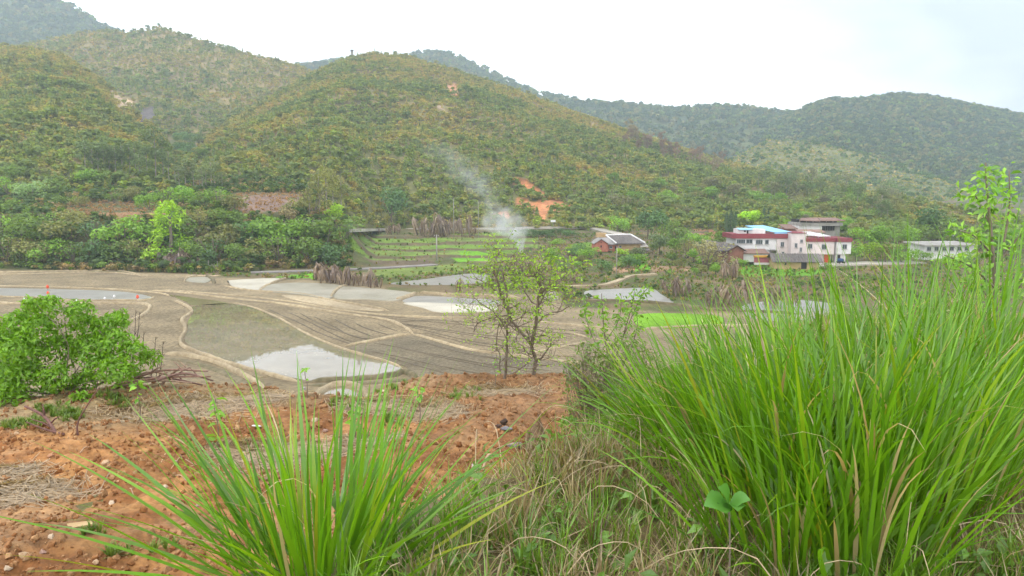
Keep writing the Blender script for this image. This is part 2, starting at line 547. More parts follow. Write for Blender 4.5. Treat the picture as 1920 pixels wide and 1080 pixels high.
def clump_leaves(r, clumps, n, size, aspect=0.55, up=0.35, six=False, shell=0.55):
    C = np.array([c[:3] for c in clumps], float); Rr = np.array([c[3] for c in clumps], float)
    k = r.choice(len(C), n, p=Rr ** 2 / np.sum(Rr ** 2))
    d = unit(r.normal(size=(n, 3)) + np.array([0, 0, up]))
    pos = C[k] + d * (Rr[k] * (shell + (1 - shell) * r.uniform(size=n) ** 0.5))[:, None] * np.array([1, 1, 0.85])
    nr = unit(d * 0.7 + r.normal(size=(n, 3)) * 0.55 + np.array([0, 0, 0.35]))
    return leaves(r, pos, nr, size, aspect, six=six)


def crown_clumps(r, rx, rz, zc, k, rr):
    out = []
    for i in range(k):
        d = unit(r.normal(size=3)); q = r.uniform(0.35, 0.9)
        out.append((d[0] * rx * q, d[1] * rx * q, zc + d[2] * rz * q, rr * r.uniform(0.65, 1.25)))
    return out

# ------------------------------------------------------------------ terrain heights
def pcol(x, y): return 960 + F * CP * np.asarray(x) / np.maximum(np.asarray(y), 0.01)


EDGE = ([-400, 0, 200, 300, 420, 480, 540, 600, 680, 720, 800, 1000, 1100, 1400, 2200],
        [14.8, 15.0, 15.6, 16.7, 16.9, 16.2, 15.5, 15.1, 15.3, 16.5, 17.1, 17.2, 17.0, 14.0, 12.0])


def terr(x, y):
    return 0.036 * np.maximum(y - 192, 0) / .75 + (fbm(x * .035, y * .02, 3, 15) - .5) * 1.6 * sst(192, 215, y)


def zg(x, y):
    """Valley ground, foreground bank and terrace."""
    x = np.asarray(x, float); y = np.asarray(y, float)
    px = pcol(x, y)
    # the road-side bank the camera stands on
    s = np.interp(x, [-3, -1.5, -0.3, 0.4, 1.2, 3, 6], [-0.2, 0.0, 1.0, 1.9, 3.2, 5.6, 8.0])
    yy = y - s
    bank = HC - 1.6 - 0.8 * np.maximum(yy - 3.1, 0) ** 1.08 - 0.05 * (np.sin(x * 3.1) + np.sin(y * 2.3 + x)) * sst(1.0, 3.0, y)
    # the red soil terrace below
    e = np.interp(px, *EDGE)
    ter = HC - 3.75 - 0.02 * (y - 8) - np.maximum(y - e, 0) * 0.62
    ter = ter - 0.42 * np.exp(-((x - np.interp(y, [9, 12, 15, 18], [0.75, 0.6, 0.8, 1.05])) / 0.36) ** 2) * sst(9, 10.5, y) * (1 - sst(12.5, 15, y))
    ter = ter - 0.3 * sst(0.9, 2.5, x) * sst(9, 12, y)
    near = np.maximum(bank, ter)
    # the valley floor rising to the hill foot
    rise = 0.036 * np.maximum(y - 192, 0)
    st = 0.75                                       # terraced plots: flat treads, steep risers
    tq = terr(x, y)
    fr_ = tq - np.floor(tq)
    rs_ = st * (np.floor(tq) + 0.25 * fr_ + 0.75 * sst(.86, 1.0, fr_))
    tw = sst(205, 212, y) * (1 - sst(285, 300, y))
    rise = rise + tw * (rs_ - rise)
    rise = np.where(y > 310, 0.036 * 118 + 0.02 * (y - 310), rise)
    lw = 1 - sst(-50, -33, x * 190 / np.maximum(y, 1) + 14 * (fbm(x * .04, y * .04, 3, 6) - .5))
    bankl = 12.5 * sst(182, 214, y + 4 * (fbm(x * .05, y * .05, 3, 5) - .5) * 2) + 0.11 * np.maximum(y - 216, 0)
    val = rise + lw * np.maximum(bankl - rise, 0)
    val = val + sst(192, 230, y) * (fbm(x * .08, y * .08, 4, 11) - .5) * 1.2
    return np.where(y < 60, np.maximum(near, np.minimum(val, 0)), val)


def gx(v): return np.array(v, float)


HILLS = {
    'main': dict(sil=[(180, 372), (300, 330), (350, 290), (430, 228), (500, 187), (560, 152), (600, 130), (640, 113), (690, 101), (760, 106), (850, 132), (960, 168), (1050, 202), (1150, 237), (1250, 270), (1330, 296), (1430, 322), (1500, 338), (1580, 352), (1660, 374), (1750, 392), (1900, 408), (2300, 420)],
                 D=[(180, 420), (300, 480), (430, 600), (560, 720), (690, 800), (960, 780), (1250, 720), (1500, 620), (1700, 540), (2300, 500)],
                 d0=[(180, 262), (640, 262), (720, 303), (1300, 300), (1500, 265), (2300, 260)], z0=[(180, 16), (620, 12), (720, 4), (1300, 4), (2300, 3)], amp=8, seed=3, p=0.97),
    'spur': dict(sil=[(-700, 40), (-300, 80), (0, 93), (60, 97), (120, 110), (180, 152), (240, 203), (290, 248), (330, 292), (400, 345), (480, 385)],
                 D=[(-700, 640), (0, 640), (180, 600), (330, 500), (480, 380)],
                 d0=[(-700, 255), (480, 258)], z0=[(-700, 17), (480, 16)], amp=6, seed=9, p=0.95),
    'left': dict(sil=[(-700, 140), (-300, 120), (0, 96), (60, 82), (150, 64), (200, 57), (240, 63), (300, 53), (350, 69), (430, 93), (500, 111), (560, 126), (620, 152), (700, 195), (800, 260)],
                 D=[(-700, 1000), (300, 1050), (560, 1000), (800, 900)],
                 d0=[(-700, 560), (800, 560)], z0=[(-700, 30), (800, 22)], amp=14, seed=21, p=1.0),
    'peak': dict(sil=[(-900, -160), (-300, -80), (-60, -45), (60, -25), (100, -5), (140, 16), (190, 48), (260, 75), (330, 110), (450, 160)],
                 D=[(-900, 1800), (450, 1800)], d0=[(-900, 1150), (450, 1150)], z0=[(-900, 40), (450, 40)], amp=20, seed=31, p=1.0),
    'far': dict(sil=[(380, 180), (540, 128), (580, 124), (640, 116), (760, 110), (800, 99), (840, 100), (900, 127), (960, 157), (1020, 180), (1100, 193), (1180, 197), (1250, 207), (1330, 199), (1400, 203), (1490, 214), (1600, 240), (1800, 270)],
                D=[(380, 1950), (900, 1900), (1100, 1700), (1490, 1550), (1800, 1550)], d0=[(380, 1000), (1800, 850)], z0=[(380, 20), (1800, 14)], amp=20, seed=41, p=1.15),
    'right': dict(sil=[(1330, 275), (1420, 245), (1490, 214), (1540, 194), (1570, 189), (1600, 192), (1640, 185), (1700, 180), (1760, 188), (1850, 207), (1920, 219), (2000, 222), (2300, 190), (2700, 150)],
                  D=[(1330, 1400), (1900, 1350), (2700, 1300)], d0=[(1330, 800), (2700, 700)], z0=[(1330, 12), (2700, 10)], amp=20, seed=51, p=1.1),
    'meadow': dict(sil=[(1290, 345), (1360, 305), (1440, 262), (1500, 264), (1600, 283), (1700, 313), (1800, 348), (1860, 370), (1950, 392), (2100, 405)],
                   D=[(1290, 860), (1440, 950), (1800, 820), (2100, 760)], d0=[(1290, 640), (2100, 600)], z0=[(1290, 9), (2100, 9)], amp=7, seed=61, p=1.0),
}
for h in HILLS.values():
    ip = lambda k: (gx([a for a, b in h[k]]), gx([b for a, b in h[k]]))
    xs, Ds = ip('D')
    sp = gx([a for a, b in h['sil']])
    zs = gx([at_y(a, b, float(np.interp(a, xs, Ds)))[2] for a, b in h['sil']])
    # silhouettes are given at their own row, so re-measure the column on the horizon row
    h['_x'] = gx([float(pcol(at_y(a, b, 1.0)[0], 1.0)) for a, b in h['sil']])
    h['_z'] = zs
    h['_D'], h['_d0'], h['_z0'] = ip('D'), ip('d0'), ip('z0')


def hillz(h, x, y):
    px = pcol(x, y)
    D = np.interp(px, *h['_D']); d0 = np.interp(px, *h['_d0']); z0 = np.interp(px, *h['_z0'])
    Z = np.interp(px, h['_x'], h['_z'])
    s = (y - d0) / (D - d0)
    sc_ = np.clip(s, 0, 1)
    z = z0 + (Z - z0) * sc_ ** h['p']
    k = 1.0 / (h['amp'] * 7)
    nz = fbm(x * k, y * k, 5, h['seed']) - 0.5
    rg = 1 - np.abs(fbm(x * k * .7 + 5, y * k * .35, 3, h['seed'] + 7) * 2 - 1) * 2
    z = z + h['amp'] * 2.0 * nz * np.sin(math.pi * sc_) ** 0.8 + h['amp'] * 0.8 * (rg - .5) * np.sin(math.pi * sc_)
    z = z - np.maximum(s - 1, 0) * (Z - z0) * 0.75 - np.maximum(-s, 0) * (D - d0) * 0.35
    edge = sst(h['_x'][0], h['_x'][0] + 30, px) * (1 - sst(h['_x'][-1] - 30, h['_x'][-1], px))
    return np.where(edge > 0, z - (1 - edge) * 8, -50)


def ztot(x, y):
    z = zg(x, y)
    for h in HILLS.values():
        z = np.maximum(z, hillz(h, x, y))
    return z


_YS = np.concatenate([np.arange(2, 60, 0.05), 60 * 1.0035 ** np.arange(0, 1020)])


def hit(px, py):
    """World point where the sight line through photo pixel (px, py) meets the terrain."""
    d = ray(px, py)
    ys = _YS[::9]
    for _ in range(2):
        g = ztot(d[0] / d[1] * ys, ys)
        i = int(np.argmax(g >= HC + d[2] / d[1] * ys))
        if i == 0: i = len(ys) - 1
        if _ == 0: ys = np.linspace(ys[max(i - 1, 0)], ys[i], 24)
    return np.array([d[0] / d[1] * ys[i], ys[i], g[i]])


def polar(a0, a1, na, rs):
    A = np.linspace(a0, a1, na)
    X = np.outer(rs, np.sin(A)); Y = np.outer(rs, np.cos(A))
    i, j = np.meshgrid(np.arange(len(rs) - 1), np.arange(na - 1), indexing='ij')
    q = i * na + j
    Fc = np.stack([q, q + 1, q + na + 1, q + na], -1).reshape(-1, 4)
    return X, Y, Fc


def lerpc(a, b, t): return a + (b - a) * np.asarray(t)[..., None]


C = lambda *v: np.array(v, float)
MUD, PALE, WEED, DRY, OLIVE = C(.215, .168, .095), C(.3, .238, .142), C(.085, .115, .02), C(.17, .125, .06), C(.1, .1, .035)
CROP, VIVID, BROWN = C(.15, .27, .02), C(.14, .35, .008), C(.13, .095, .055)

# ground: one sheet from under the camera to the horizon
rs = np.concatenate([np.linspace(0.3, 24, 90), 24 * 1.014 ** np.arange(1, 144), np.linspace(178, 320, 150), 320 * 1.04 ** np.arange(1, 57)])
rs = rs[rs < 2500]
X, Y, Fc = polar(-0.85, 0.85, 1050, rs)
Yp = np.maximum(Y, 0.2)
Z = zg(X, Yp)
px, py = proj(X, np.maximum(Y, 1), Z)
nz = fbm(X * .12, Y * .12, 4, 77); nf = fbm(X * .6, Y * .6, 4, 78)
col = lerpc(MUD, PALE, sst(.45, .7, nz) * .5)
weed = lerpc(lerpc(WEED, OLIVE, sst(.35, .6, nf)), DRY, sst(.42, .68, nz))
wz = sst(0, 1, (np.interp(px, [-500, 0, 300, 400, 420, 700, 740, 1050, 1060, 1250, 2500], [503, 505, 512, 518, 520, 530, 548, 552, 575, 585, 600]) - py) / 3 + 0.5)
col = lerpc(col, weed, wz)
wv = (fbm(X * .3, Y * .3, 3, 33) - .5) * 10
zone = lambda pl: inpoly(px + wv, py + wv * .22, pl)
for pl, cc in (([(672, 452), (700, 446), (810, 444), (870, 450), (760, 455), (690, 457)], CROP), ([(690, 463), (730, 456), (750, 461), (745, 469), (700, 470)], CROP),
               ([(700, 474), (800, 460), (985, 458), (1000, 463), (860, 468), (800, 478), (760, 484)], CROP * .9), ([(842, 466), (870, 466), (914, 475), (918, 489), (858, 491), (846, 484)], VIVID),
               ([(905, 466), (960, 463), (990, 468), (960, 475), (915, 474)], CROP), ([(680, 482), (755, 482), (818, 489), (812, 497), (700, 496)], BROWN), ([(690, 508), (860, 493), (905, 497), (860, 509), (720, 521)], lerpc(CROP, DRY, .4)),
               ([(515, 520), (600, 511), (645, 513), (590, 522)], VIVID), ([(1080, 450), (1122, 454), (1118, 463), (1070, 462)], CROP), ([(1184, 494), (1214, 493), (1220, 506), (1190, 509)], VIVID),
               ([(1140, 501), (1190, 499), (1188, 508), (1145, 513)], C(.33, .2, .11)), ([(1216, 498), (1300, 500), (1290, 508), (1224, 509)], C(.3, .2, .11)), ([(1380, 503), (1410, 495), (1460, 498), (1560, 505), (1520, 517), (1395, 518)], VIVID * .8),
               ([(130, 398), (310, 398), (310, 408), (130, 408)], C(.28, .16, .08)), ([(440, 366), (560, 366), (560, 398), (450, 396)], C(.24, .16, .12)), ([(670, 424), (715, 424), (715, 440), (672, 440)], C(.36, .19, .09)), ([(1300, 430), (1360, 425), (1365, 446), (1320, 448)], C(.3, .15, .07))):
    m = zone(pl) & (Y > 60)
    col[m] = cc * (0.75 + 0.5 * nf[m])[:, None]
tq = terr(X, Y); frt = tq - np.floor(tq)
tzone = (Y > 203) & (Y < 292) & (px > 655) & (px < 1330)
tread = _h(np.floor(tq), np.floor(px / 130 + np.floor(tq) * .37), 3)
m = tzone & (frt < .8) & (tread > .3) & (px < 1010) & (nf > .38)
col[m] = lerpc(CROP, C(.17, .2, .05), nz[m]) * (0.75 + 0.5 * nf[m])[:, None]
m = tzone & (frt > .84)
col[m] = lerpc(C(.16, .115, .065), C(.1, .09, .04), nf[m])
bk = 1 - sst(34, 40, Y)
bankc = lerpc(C(.2, .15, .075), C(.12, .12, .04), sst(.4, .6, nf))
col = lerpc(col, bankc, bk)
soilmask = (np.abs(X) < 13) & (Y > 6.5) & (Y < 20)
Zd = Z - np.where(soilmask & (Z < HC - 2.9), 0.14, 0.0)
o = ob('ground', np.stack([X, Y, Zd], -1).reshape(-1, 3), Fc, M['ground'], smooth=True,
       attrs={'Col': ('FLOAT_COLOR', np.concatenate([col, np.ones(col.shape[:2] + (1,))], -1).reshape(-1, 4))})
tagit(o, 'brown valley ground with mud fields and weedy margins', 'ground', kind='structure')

SCARS = [  # bare earth on the slopes: polygon in the photo's pixels, colour
    ([(832, 162), (850, 156), (864, 164), (862, 176), (848, 180), (838, 172)], C(.50, .25, .13)),
    ([(955, 330), (985, 335), (1005, 352), (1025, 362), (1010, 372), (985, 360), (962, 346)], C(.50, .2, .08)),
    ([(920, 400), (950, 396), (958, 408), (925, 410)], C(.48, .2, .08)),
    ([(970, 372), (1000, 376), (1040, 372), (1075, 385), (1060, 398), (1030, 392), (1020, 415), (1005, 412), (1002, 396), (968, 388)], C(.50, .21, .09)),
    ([(196, 168), (218, 172), (230, 188), (250, 188), (252, 212), (232, 214), (212, 196)], C(.52, .38, .24)),
    ([(256, 205), (290, 200), (296, 222), (268, 236), (258, 218)], C(.12, .10, .095)),
    ([(800, 190), (840, 202), (838, 206), (798, 196)], C(.36, .26, .18)),
    ([(1215, 232), (1330, 232), (1330, 236), (1215, 236)], C(.3, .2, .12)),
    ([(664, 138), (720, 138), (716, 142), (664, 144)], C(.34, .24, .15)),
]
SPEC = {'main': 380, 'spur': 200, 'left': 260, 'peak': 200, 'far': 260, 'right': 240, 'meadow': 180}
HLAB = {'main': 'broad scrubby hill with orange soil scars behind the paddy valley',
        'spur': 'tawny brush covered spur sloping down behind the bushy bank',
        'left': 'olive hill with a line of tiny ridge trees and a pale landslip',
        'peak': 'hazy blue mountain shoulder rising out of the top of the frame',
        'far': 'long hazy blue forested ridge behind the scrubby hill',
        'right': 'forested rounded mountain with twin summits beyond the village',
        'meadow': 'smooth olive grassy hill in front of the forested mountain'}
HP = {}
for k, h in HILLS.items():
    na = SPEC[k]
    pxs = np.linspace(h['_x'][0], h['_x'][-1], na)
    D = np.interp(pxs, *h['_D']); d0 = np.interp(pxs, *h['_d0'])
    ss = np.concatenate([np.linspace(-0.12, 1.0, 110), np.linspace(1.03, 1.9, 14)])
    Yh = d0[None] + (D - d0)[None] * ss[:, None]
    Xh = (pxs[None] - 960) / (F * CP) * Yh
    Zh = hillz(h, Xh, Yh)
    Zh = np.where(Zh < -5, -5, Zh)
    p1, p2 = proj(Xh, Yh, Zh)
    n1 = fbm(Xh * .02, Yh * .02, 4, h['seed'] + 2); n2 = fbm(Xh * .15, Yh * .15, 3, h['seed'] + 4)
    up = np.clip(ss, 0, 1)[:, None] * np.ones_like(Xh)
    if k in ('main', 'spur', 'left'):
        c = lerpc(C(.15, .15, .05), C(.30, .22, .095), sst(.3, .75, n1 * .6 + up * .4 + (n2 - .5) * .5))
    elif k == 'meadow':
        c = lerpc(C(.17, .17, .065), C(.13, .15, .05), sst(.4, .6, n1))
    else:
        c = lerpc(C(.06, .085, .03), C(.1, .12, .04), sst(.4, .6, n1))
    sm = np.zeros(Xh.shape, bool)
    if k in ('main', 'spur', 'left'):
        for pl, cc in SCARS:
            w = (fbm(Xh * .25, Yh * .25, 2, 5) - .5) * 14
            m = inpoly(p1 + w, p2 + w * .5, pl); sm |= m
            c[m] = cc * (0.8 + 0.4 * n2[m])[:, None]
    i, j = np.meshgrid(np.arange(len(ss) - 1), np.arange(na - 1), indexing='ij')
    q = i * na + j
    Fh = np.stack([q, q + 1, q + na + 1, q + na], -1).reshape(-1, 4)
    o = ob('hill', np.stack([Xh, Yh, Zh], -1).reshape(-1, 3), Fh, M['hill'], smooth=True,
           attrs={'Col': ('FLOAT_COLOR', np.concatenate([c, np.ones(c.shape[:2] + (1,))], -1).reshape(-1, 4))})
    tagit(o, HLAB[k], 'hill', kind='structure')
    HP[k] = (Xh, Yh, Zh, up, ss)


def hill_points(k, n, smax=1.04, ext=90):
    """Area weighted random points on a hill face, only as far sideways as a camera near here could look."""
    h = HILLS[k]
    r = np.random.default_rng(h['seed'])
    lo, hi = max(h['_x'][0], -ext), min(h['_x'][-1], 1920 + ext)
    m = n * 3
    pxs = r.uniform(lo, hi, m); s = r.uniform(-0.02, smax, m)
    D = np.interp(pxs, *h['_D']); d0 = np.interp(pxs, *h['_d0'])
    y = d0 + (D - d0) * s
    w = y * (D - d0); keep = r.uniform(size=m) < w / w.max()
    pxs, s, y = pxs[keep][:n], s[keep][:n], y[keep][:n]
    x = (pxs - 960) / (F * CP) * y
    z = hillz(h, x, y)
    a, b = proj(x, y, z)
    ok = z > zg(x, y) - 0.3
    for k2, h2 in HILLS.items():
        if k2 != k: ok &= z >= hillz(h2, x, y) - 0.5
    w = (fbm(x * .25, y * .25, 2, 5) - .5) * 14
    for pl, _ in SCARS:
        cx = np.mean([q[0] for q in pl]); cy_ = np.mean([q[1] for q in pl])
        ok &= ~(inpoly((a + w - cx) / .93 + cx, (b + w * .5 - cy_) / .93 + cy_ - 1, pl) & (r.uniform(size=len(x)) < .92))
    # behind nearer hills nothing of it shows: drop what the sight line cannot reach
    vis = np.ones(len(x), bool)
    for t in np.linspace(0.35, 0.97, 16):
        vis &= ztot(x * t, y * t) < HC + (z + 6 - HC) * t
    ok &= vis
    return x[ok], y[ok], z[ok], s[ok], a[ok], b[ok], r


# shrub prototypes of unit height
def proto_bush(seed, n=46, w=0.62):
    r = np.random.default_rng(seed)
    cl = [(r.uniform(-.3, .3), r.uniform(-.3, .3), r.uniform(.3, .68), r.uniform(.2, .34)) for _ in range(5)]
    v, f, q = clump_leaves(r, cl, n, 0.3, 0.7, up=0.5)
    v[:, :2] *= w / 0.5
    return v, f, q


def proto_cone(seed, n=44, w=0.3):
    r = np.random.default_rng(seed)
    t = r.uniform(0, 1, n) ** 1.3
    a = r.uniform(0, 6.283, n)
    rad = w * (1 - t) * r.uniform(.5, 1, n)
    pos = np.stack([np.cos(a) * rad, np.sin(a) * rad, t * .98 + .03], 1)
    nr = np.stack([np.cos(a), np.sin(a), 0.7 + 0 * a], 1) + r.normal(size=(n, 3)) * .3
    return leaves(r, pos, nr, 0.24, 0.7)


def proto_tuft(seed, n=34, spread=0.55, wd=0.09, h=1.0):
    r = np.random.default_rng(seed)
    V, Fc, vv = [], [], []
    for i in range(n):
        a = r.uniform(0, 6.283); tl = abs(r.normal(0, spread)); l = h * r.uniform(.55, 1.0)
        d = np.array([math.cos(a) * math.sin(tl), math.sin(a) * math.sin(tl), math.cos(tl)])
        sd = np.array([-math.sin(a), math.cos(a), 0])
        b = np.array([math.cos(a), math.sin(a), 0]) * r.uniform(0, .12)
        m_ = b + d * l * .6
        tp = b + d * l + np.array([math.cos(a), math.sin(a), -.7]) * l * .18 * r.uniform(.2, 1.6)
        k = len(V)
        V += [b - sd * wd * .5, b + sd * wd * .5, m_ + sd * wd * .4, m_ - sd * wd * .4, tp]
        Fc += [(k, k + 1, k + 2, k + 3), (k + 3, k + 2, k + 4)]
        vv += [r.uniform(.65, 1.35)] * 5
    return np.array(V), Fc, np.array(vv)


PB = [proto_bush(100 + i) for i in range(4)]
PC = [proto_cone(200 + i) for i in range(2)]
PT = [proto_tuft(300 + i, wd=0.12) for i in range(2)]
PR = [proto_bush(400 + i, n=70, w=0.55) for i in range(4)]
ORG, OLV, GRN, DKG, BRT, TAN = C(.45, .29, .085), C(.33, .30, .08), C(.19, .26, .05), C(.095, .165, .045), C(.27, .40, .05), C(.50, .40, .22)


def pick(r, n, cols, w):
    w = np.asarray(w, float)
    w = w / w.sum(1, keepdims=True)
    c = np.cumsum(w, 1)
    i = (r.uniform(size=n)[:, None] > c).sum(1)
    return i, np.array(cols)[np.minimum(i, len(cols) - 1)]


for k, n, lab, nm in (('main', 34000, 'dense low scrub and young firs on the broad hill', 'scrub'),
                      ('spur', 14000, 'tawny and olive scrub covering the spur', 'scrub'),
                      ('left', 15000, 'olive scrub covering the hill with the pale landslip', 'scrub')):
    x, y, z, s, a, b, r = hill_points(k, n)
    n = len(x)
    n1 = fbm(x * .02, y * .02, 4, 90); n2 = fbm(x * .09, y * .09, 3, 91)
    o_ = np.clip((s - .25) * 1.1 + (n1 - .5) * 2.2 + (n2 - .5) * 1.0, 0, 1)
    if k == 'left': o_ = np.clip(o_ * .8 + .05, 0, 1)
    if k == 'spur': o_ = np.clip(o_ + .15, 0, 1)
    g_ = np.clip((n2 - .35) * 2.5, 0, 1)
    ti, tint = pick(r, n, [ORG, OLV, GRN, DKG, BRT, TAN], np.stack([o_ * .7 + .02, .35 + o_ * .5, .55 - o_ * .3 + g_ * .2, (.5 - o_ * .4) * (1.2 - g_), .05 + 0 * o_, .10 + 0 * o_], 1))
    mean = lerpc(lerpc(C(.19, .24, .055), C(.33, .28, .085), sst(.2, .8, o_)), C(.26, .25, .08), .2)
    tint = lerpc(tint, mean, .5) * r.uniform(.86, 1.14, (n, 1))
    wh = np.where(ti == 3, r.choice([4, 5, 0, 1], n), np.where((ti == 0) | (ti == 5), r.choice([0, 1, 2, 6, 7], n), r.choice([0, 1, 2, 3, 4], n)))
    size = 1.35 * np.where(ti == 3, r.uniform(1.8, 4.2, n), np.where((ti == 0) | (ti == 5), r.uniform(0.9, 2.2, n), r.uniform(1.2, 2.9, n)))
    size = size * np.where(k == 'left', 1.25, 1.0)
    scatter(nm, lab, 'scrub', PB + PC + PT, np.stack([x, y, z - .15], 1), np.stack([0 * x, 0 * x, r.uniform(0, 6.28, n)], 1), size, wh, tint, M['leaf_i'])

for k, n, lab in (('peak', 4500, 'blue green forest covering the hazy mountain shoulder'), ('far', 9000, 'forest canopy covering the long hazy ridge'),
                  ('right', 11000, 'dense forest canopy covering the twin summit mountain'), ('meadow', 6000, 'short olive brush covering the grassy hill')):
    x, y, z, s, a, b, r = hill_points(k, n)
    n = len(x)
    n1 = fbm(x * .008, y * .008, 4, 95)
    if k == 'meadow':
        ti, tint = pick(r, n, [OLV, GRN, DKG, TAN], np.stack([.6 + 0 * x, .5 + 0 * x, .12 + .5 * (n1 > .62), .1 + 0 * x], 1))
        size = r.uniform(1.2, 3.0, n) * np.where(ti == 2, 1.8, 1)
    else:
        ti, tint = pick(r, n, [C(.07, .12, .055), C(.13, .18, .06), C(.2, .2, .08), C(.18, .27, .05)], np.stack([.9 + 0 * x, .3 + 1.2 * (n1 - .4), .15 + .4 * (n1 > .55), .08 + 0 * x], 1).clip(.01))
        size = r.uniform(5, 11, n) * (y / 1300)
    tint = tint * r.uniform(.75, 1.25, (n, 1))
    scatter('forest' if k != 'meadow' else 'brush', lab, 'forest' if k != 'meadow' else 'brush', PR, np.stack([x, y, z - .8], 1),
            np.stack([0 * x, 0 * x, r.uniform(0, 6.28, n)], 1), size, r.integers(0, 4, n), tint, M['leaf_i'])

# ------------------------------------------------------------------ haze (real air round the whole place)
def hazebox():
    m, t, out = newmat('haze_air')
    v = N(t, 'ShaderNodeVolumePrincipled')
    v.inputs['Color'].default_value = (0.74, 0.88, 1.0, 1)
    v.inputs['Density'].default_value = HAZE
    v.inputs['Anisotropy'].default_value = 0.2
    L(t, v.outputs[0], out.inputs['Volume'])
    o = ob('haze', *boxv(-2700, 2700, -40, 2750, -8, 660), m)
    tagit(o, 'thin pale haze filling the whole valley air', 'haze', kind='stuff')


HAZE = 0.00029
hazebox()

# ------------------------------------------------------------------ paddies: fields, water, bunds, furrows
def field(name, label, cat, pts, z, mat, skirt=0.3, closed_n=5, kind='structure'):
    W = spline([on_z(p[0], p[1], z) for p in pts], closed_n, True)
    n = len(W)
    c = W.mean(0)
    V = np.concatenate([W, W + np.array([0, 0, -skirt]) + np.concatenate([unit((W - c)[:, :2]) * skirt * .5, np.zeros((n, 1))], 1)])
    ar = sum(W[i][0] * W[(i + 1) % n][1] - W[(i + 1) % n][0] * W[i][1] for i in range(n))
    top = list(range(n)) if ar > 0 else list(range(n - 1, -1, -1))
    Fc = [tuple(top)] + [(i, n + i, n + (i + 1) % n, (i + 1) % n) for i in range(n)]
    o = ob(name, V, Fc, mat)
    return tagit(o, label, cat, kind=kind)


def strip(name, label, cat, pts, w, h, mat, z=0.0, jit=0.25, parent=None, prof=None, step=0.5, seed=1, zl=None, kind='structure'):
    """Low ridge (or path) following a line: trapezoid section with wavering width and height."""
    r = np.random.default_rng(seed)
    if zl is None: zl = [z] * len(pts)
    W = spline([on_z(p[0], p[1], q) for p, q in zip(pts, zl)], 10)
    ln = np.concatenate([[0], np.cumsum(np.linalg.norm(np.diff(W, axis=0), axis=1))])
    m = max(6, min(240, int(ln[-1] / step)))
    t = np.linspace(0, ln[-1], m)
    P = np.stack([np.interp(t, ln, W[:, i]) for i in range(3)], 1)
    T = unit(np.gradient(P, axis=0)); S = np.stack([-T[:, 1], T[:, 0], 0 * T[:, 0]], 1)
    tp = np.clip(np.minimum(np.arange(m), np.arange(m)[::-1]) / 3.0, 0.02, 1) if prof is None else 1.0
    ww = .62 * w * (1 + jit * 2 * (fbm(t * .7, t * 0, 3, seed) - .5) + jit * .6 * r.uniform(-.5, .5, m))
    ww = ww * np.maximum(tp, .25); hh = tp * .8 * h * (1 + jit * 2 * (fbm(t * .9, t * 0 + 5, 3, seed) - .5))
    prof = prof or [(-1, -.4), (-.78, .55), (-.4, 1), (.4, 1), (.78, .55), (1, -.4)]
    V = np.stack([P + S * (ww * a * .5)[:, None] + np.array([0, 0, 1])[None] * (hh * b if b > 0 else np.full(m, b * .35))[:, None] for a, b in prof], 1)
    k = len(prof)
    i, j = np.meshgrid(np.arange(m - 1), np.arange(k - 1), indexing='ij')
    q = i * k + j
    Fc = np.stack([q, q + 1, q + k + 1, q + k], -1).reshape(-1, 4)
    o = ob(name, V.reshape(-1, 3), Fc[:, ::-1].copy(), mat, smooth=True, parent=parent)
    if parent is None: tagit(o, label, cat, kind=kind)
    return o


FLAT = [(-1, -.3), (-.96, 1), (.96, 1), (1, -.3)]
POND = [(363, 574), (433, 569), (473, 577), (520, 597), (573, 626), (633, 652), (680, 668), (730, 682), (752, 690), (735, 699), (660, 707), (592, 714), (540, 706), (480, 692), (430, 677), (382, 661), (356, 648), (346, 636), (352, 620), (352, 604), (358, 592)]
field('water', 'large muddy pond mirroring the white sky and the hill', 'pond', POND, 0.05, M['pond'], .1)
field('water', 'shallow olive water patch just above the large pond', 'pond', [(318, 553), (345, 556), (428, 568), (364, 572), (350, 566), (335, 560)], 0.05, M['shallow'], .1)
field('water', 'long grey flooded field with orange markers', 'pond', [(-160, 538), (0, 540), (100, 542), (220, 546), (282, 556), (262, 562), (160, 561), (60, 556), (0, 554), (-160, 552)], 0.05, M['grey_water'], .1)
field('water', 'grey flooded field beside the withered stalk screen', 'pond', [(730, 532), (800, 523), (880, 513), (918, 517), (905, 530), (830, 534)], 0.05, M['grey_water'], .1)
field('water', 'grey flooded field below the curved footpath', 'pond', [(1098, 546), (1130, 543), (1215, 540), (1240, 552), (1262, 568), (1200, 567), (1130, 561), (1100, 556)], 0.05, M['grey_water'], .1)
field('water', 'dim flooded strip above the pale silt bed', 'pond', [(772, 557), (800, 555), (895, 560), (930, 563), (925, 570), (765, 567)], 0.06, M['grey_water'], .1)
field('water', 'flooded field glinting through the tall grass', 'pond', [(1395, 572), (1480, 562), (1560, 570), (1570, 592), (1500, 603), (1410, 596)], 0.05, M['grey_water'], .1)
field('water', 'small round puddle ringed with mud under the terrace edge', 'pond', [(607, 738), (620, 731), (648, 729), (666, 735), (668, 744), (640, 750), (606, 748)], 0.05, M['pond'], .1)
field('field', 'pale cream silt bed at the head of the row', 'field', [(428, 526), (470, 523), (524, 522), (500, 533), (484, 544), (445, 539), (432, 533)], 0.10, M['silt'])
field('field', 'long pale silt bed in the middle of the row', 'field', [(500, 534), (548, 530), (600, 531), (638, 535), (628, 545), (618, 558), (560, 551), (490, 543)], 0.16, M['silt_olive'])
field('field', 'olive tinged silt bed before the withered stalks', 'field', [(638, 540), (650, 537), (715, 542), (776, 549), (760, 556), (738, 563), (680, 560), (628, 558)], 0.16, M['silt_olive'])
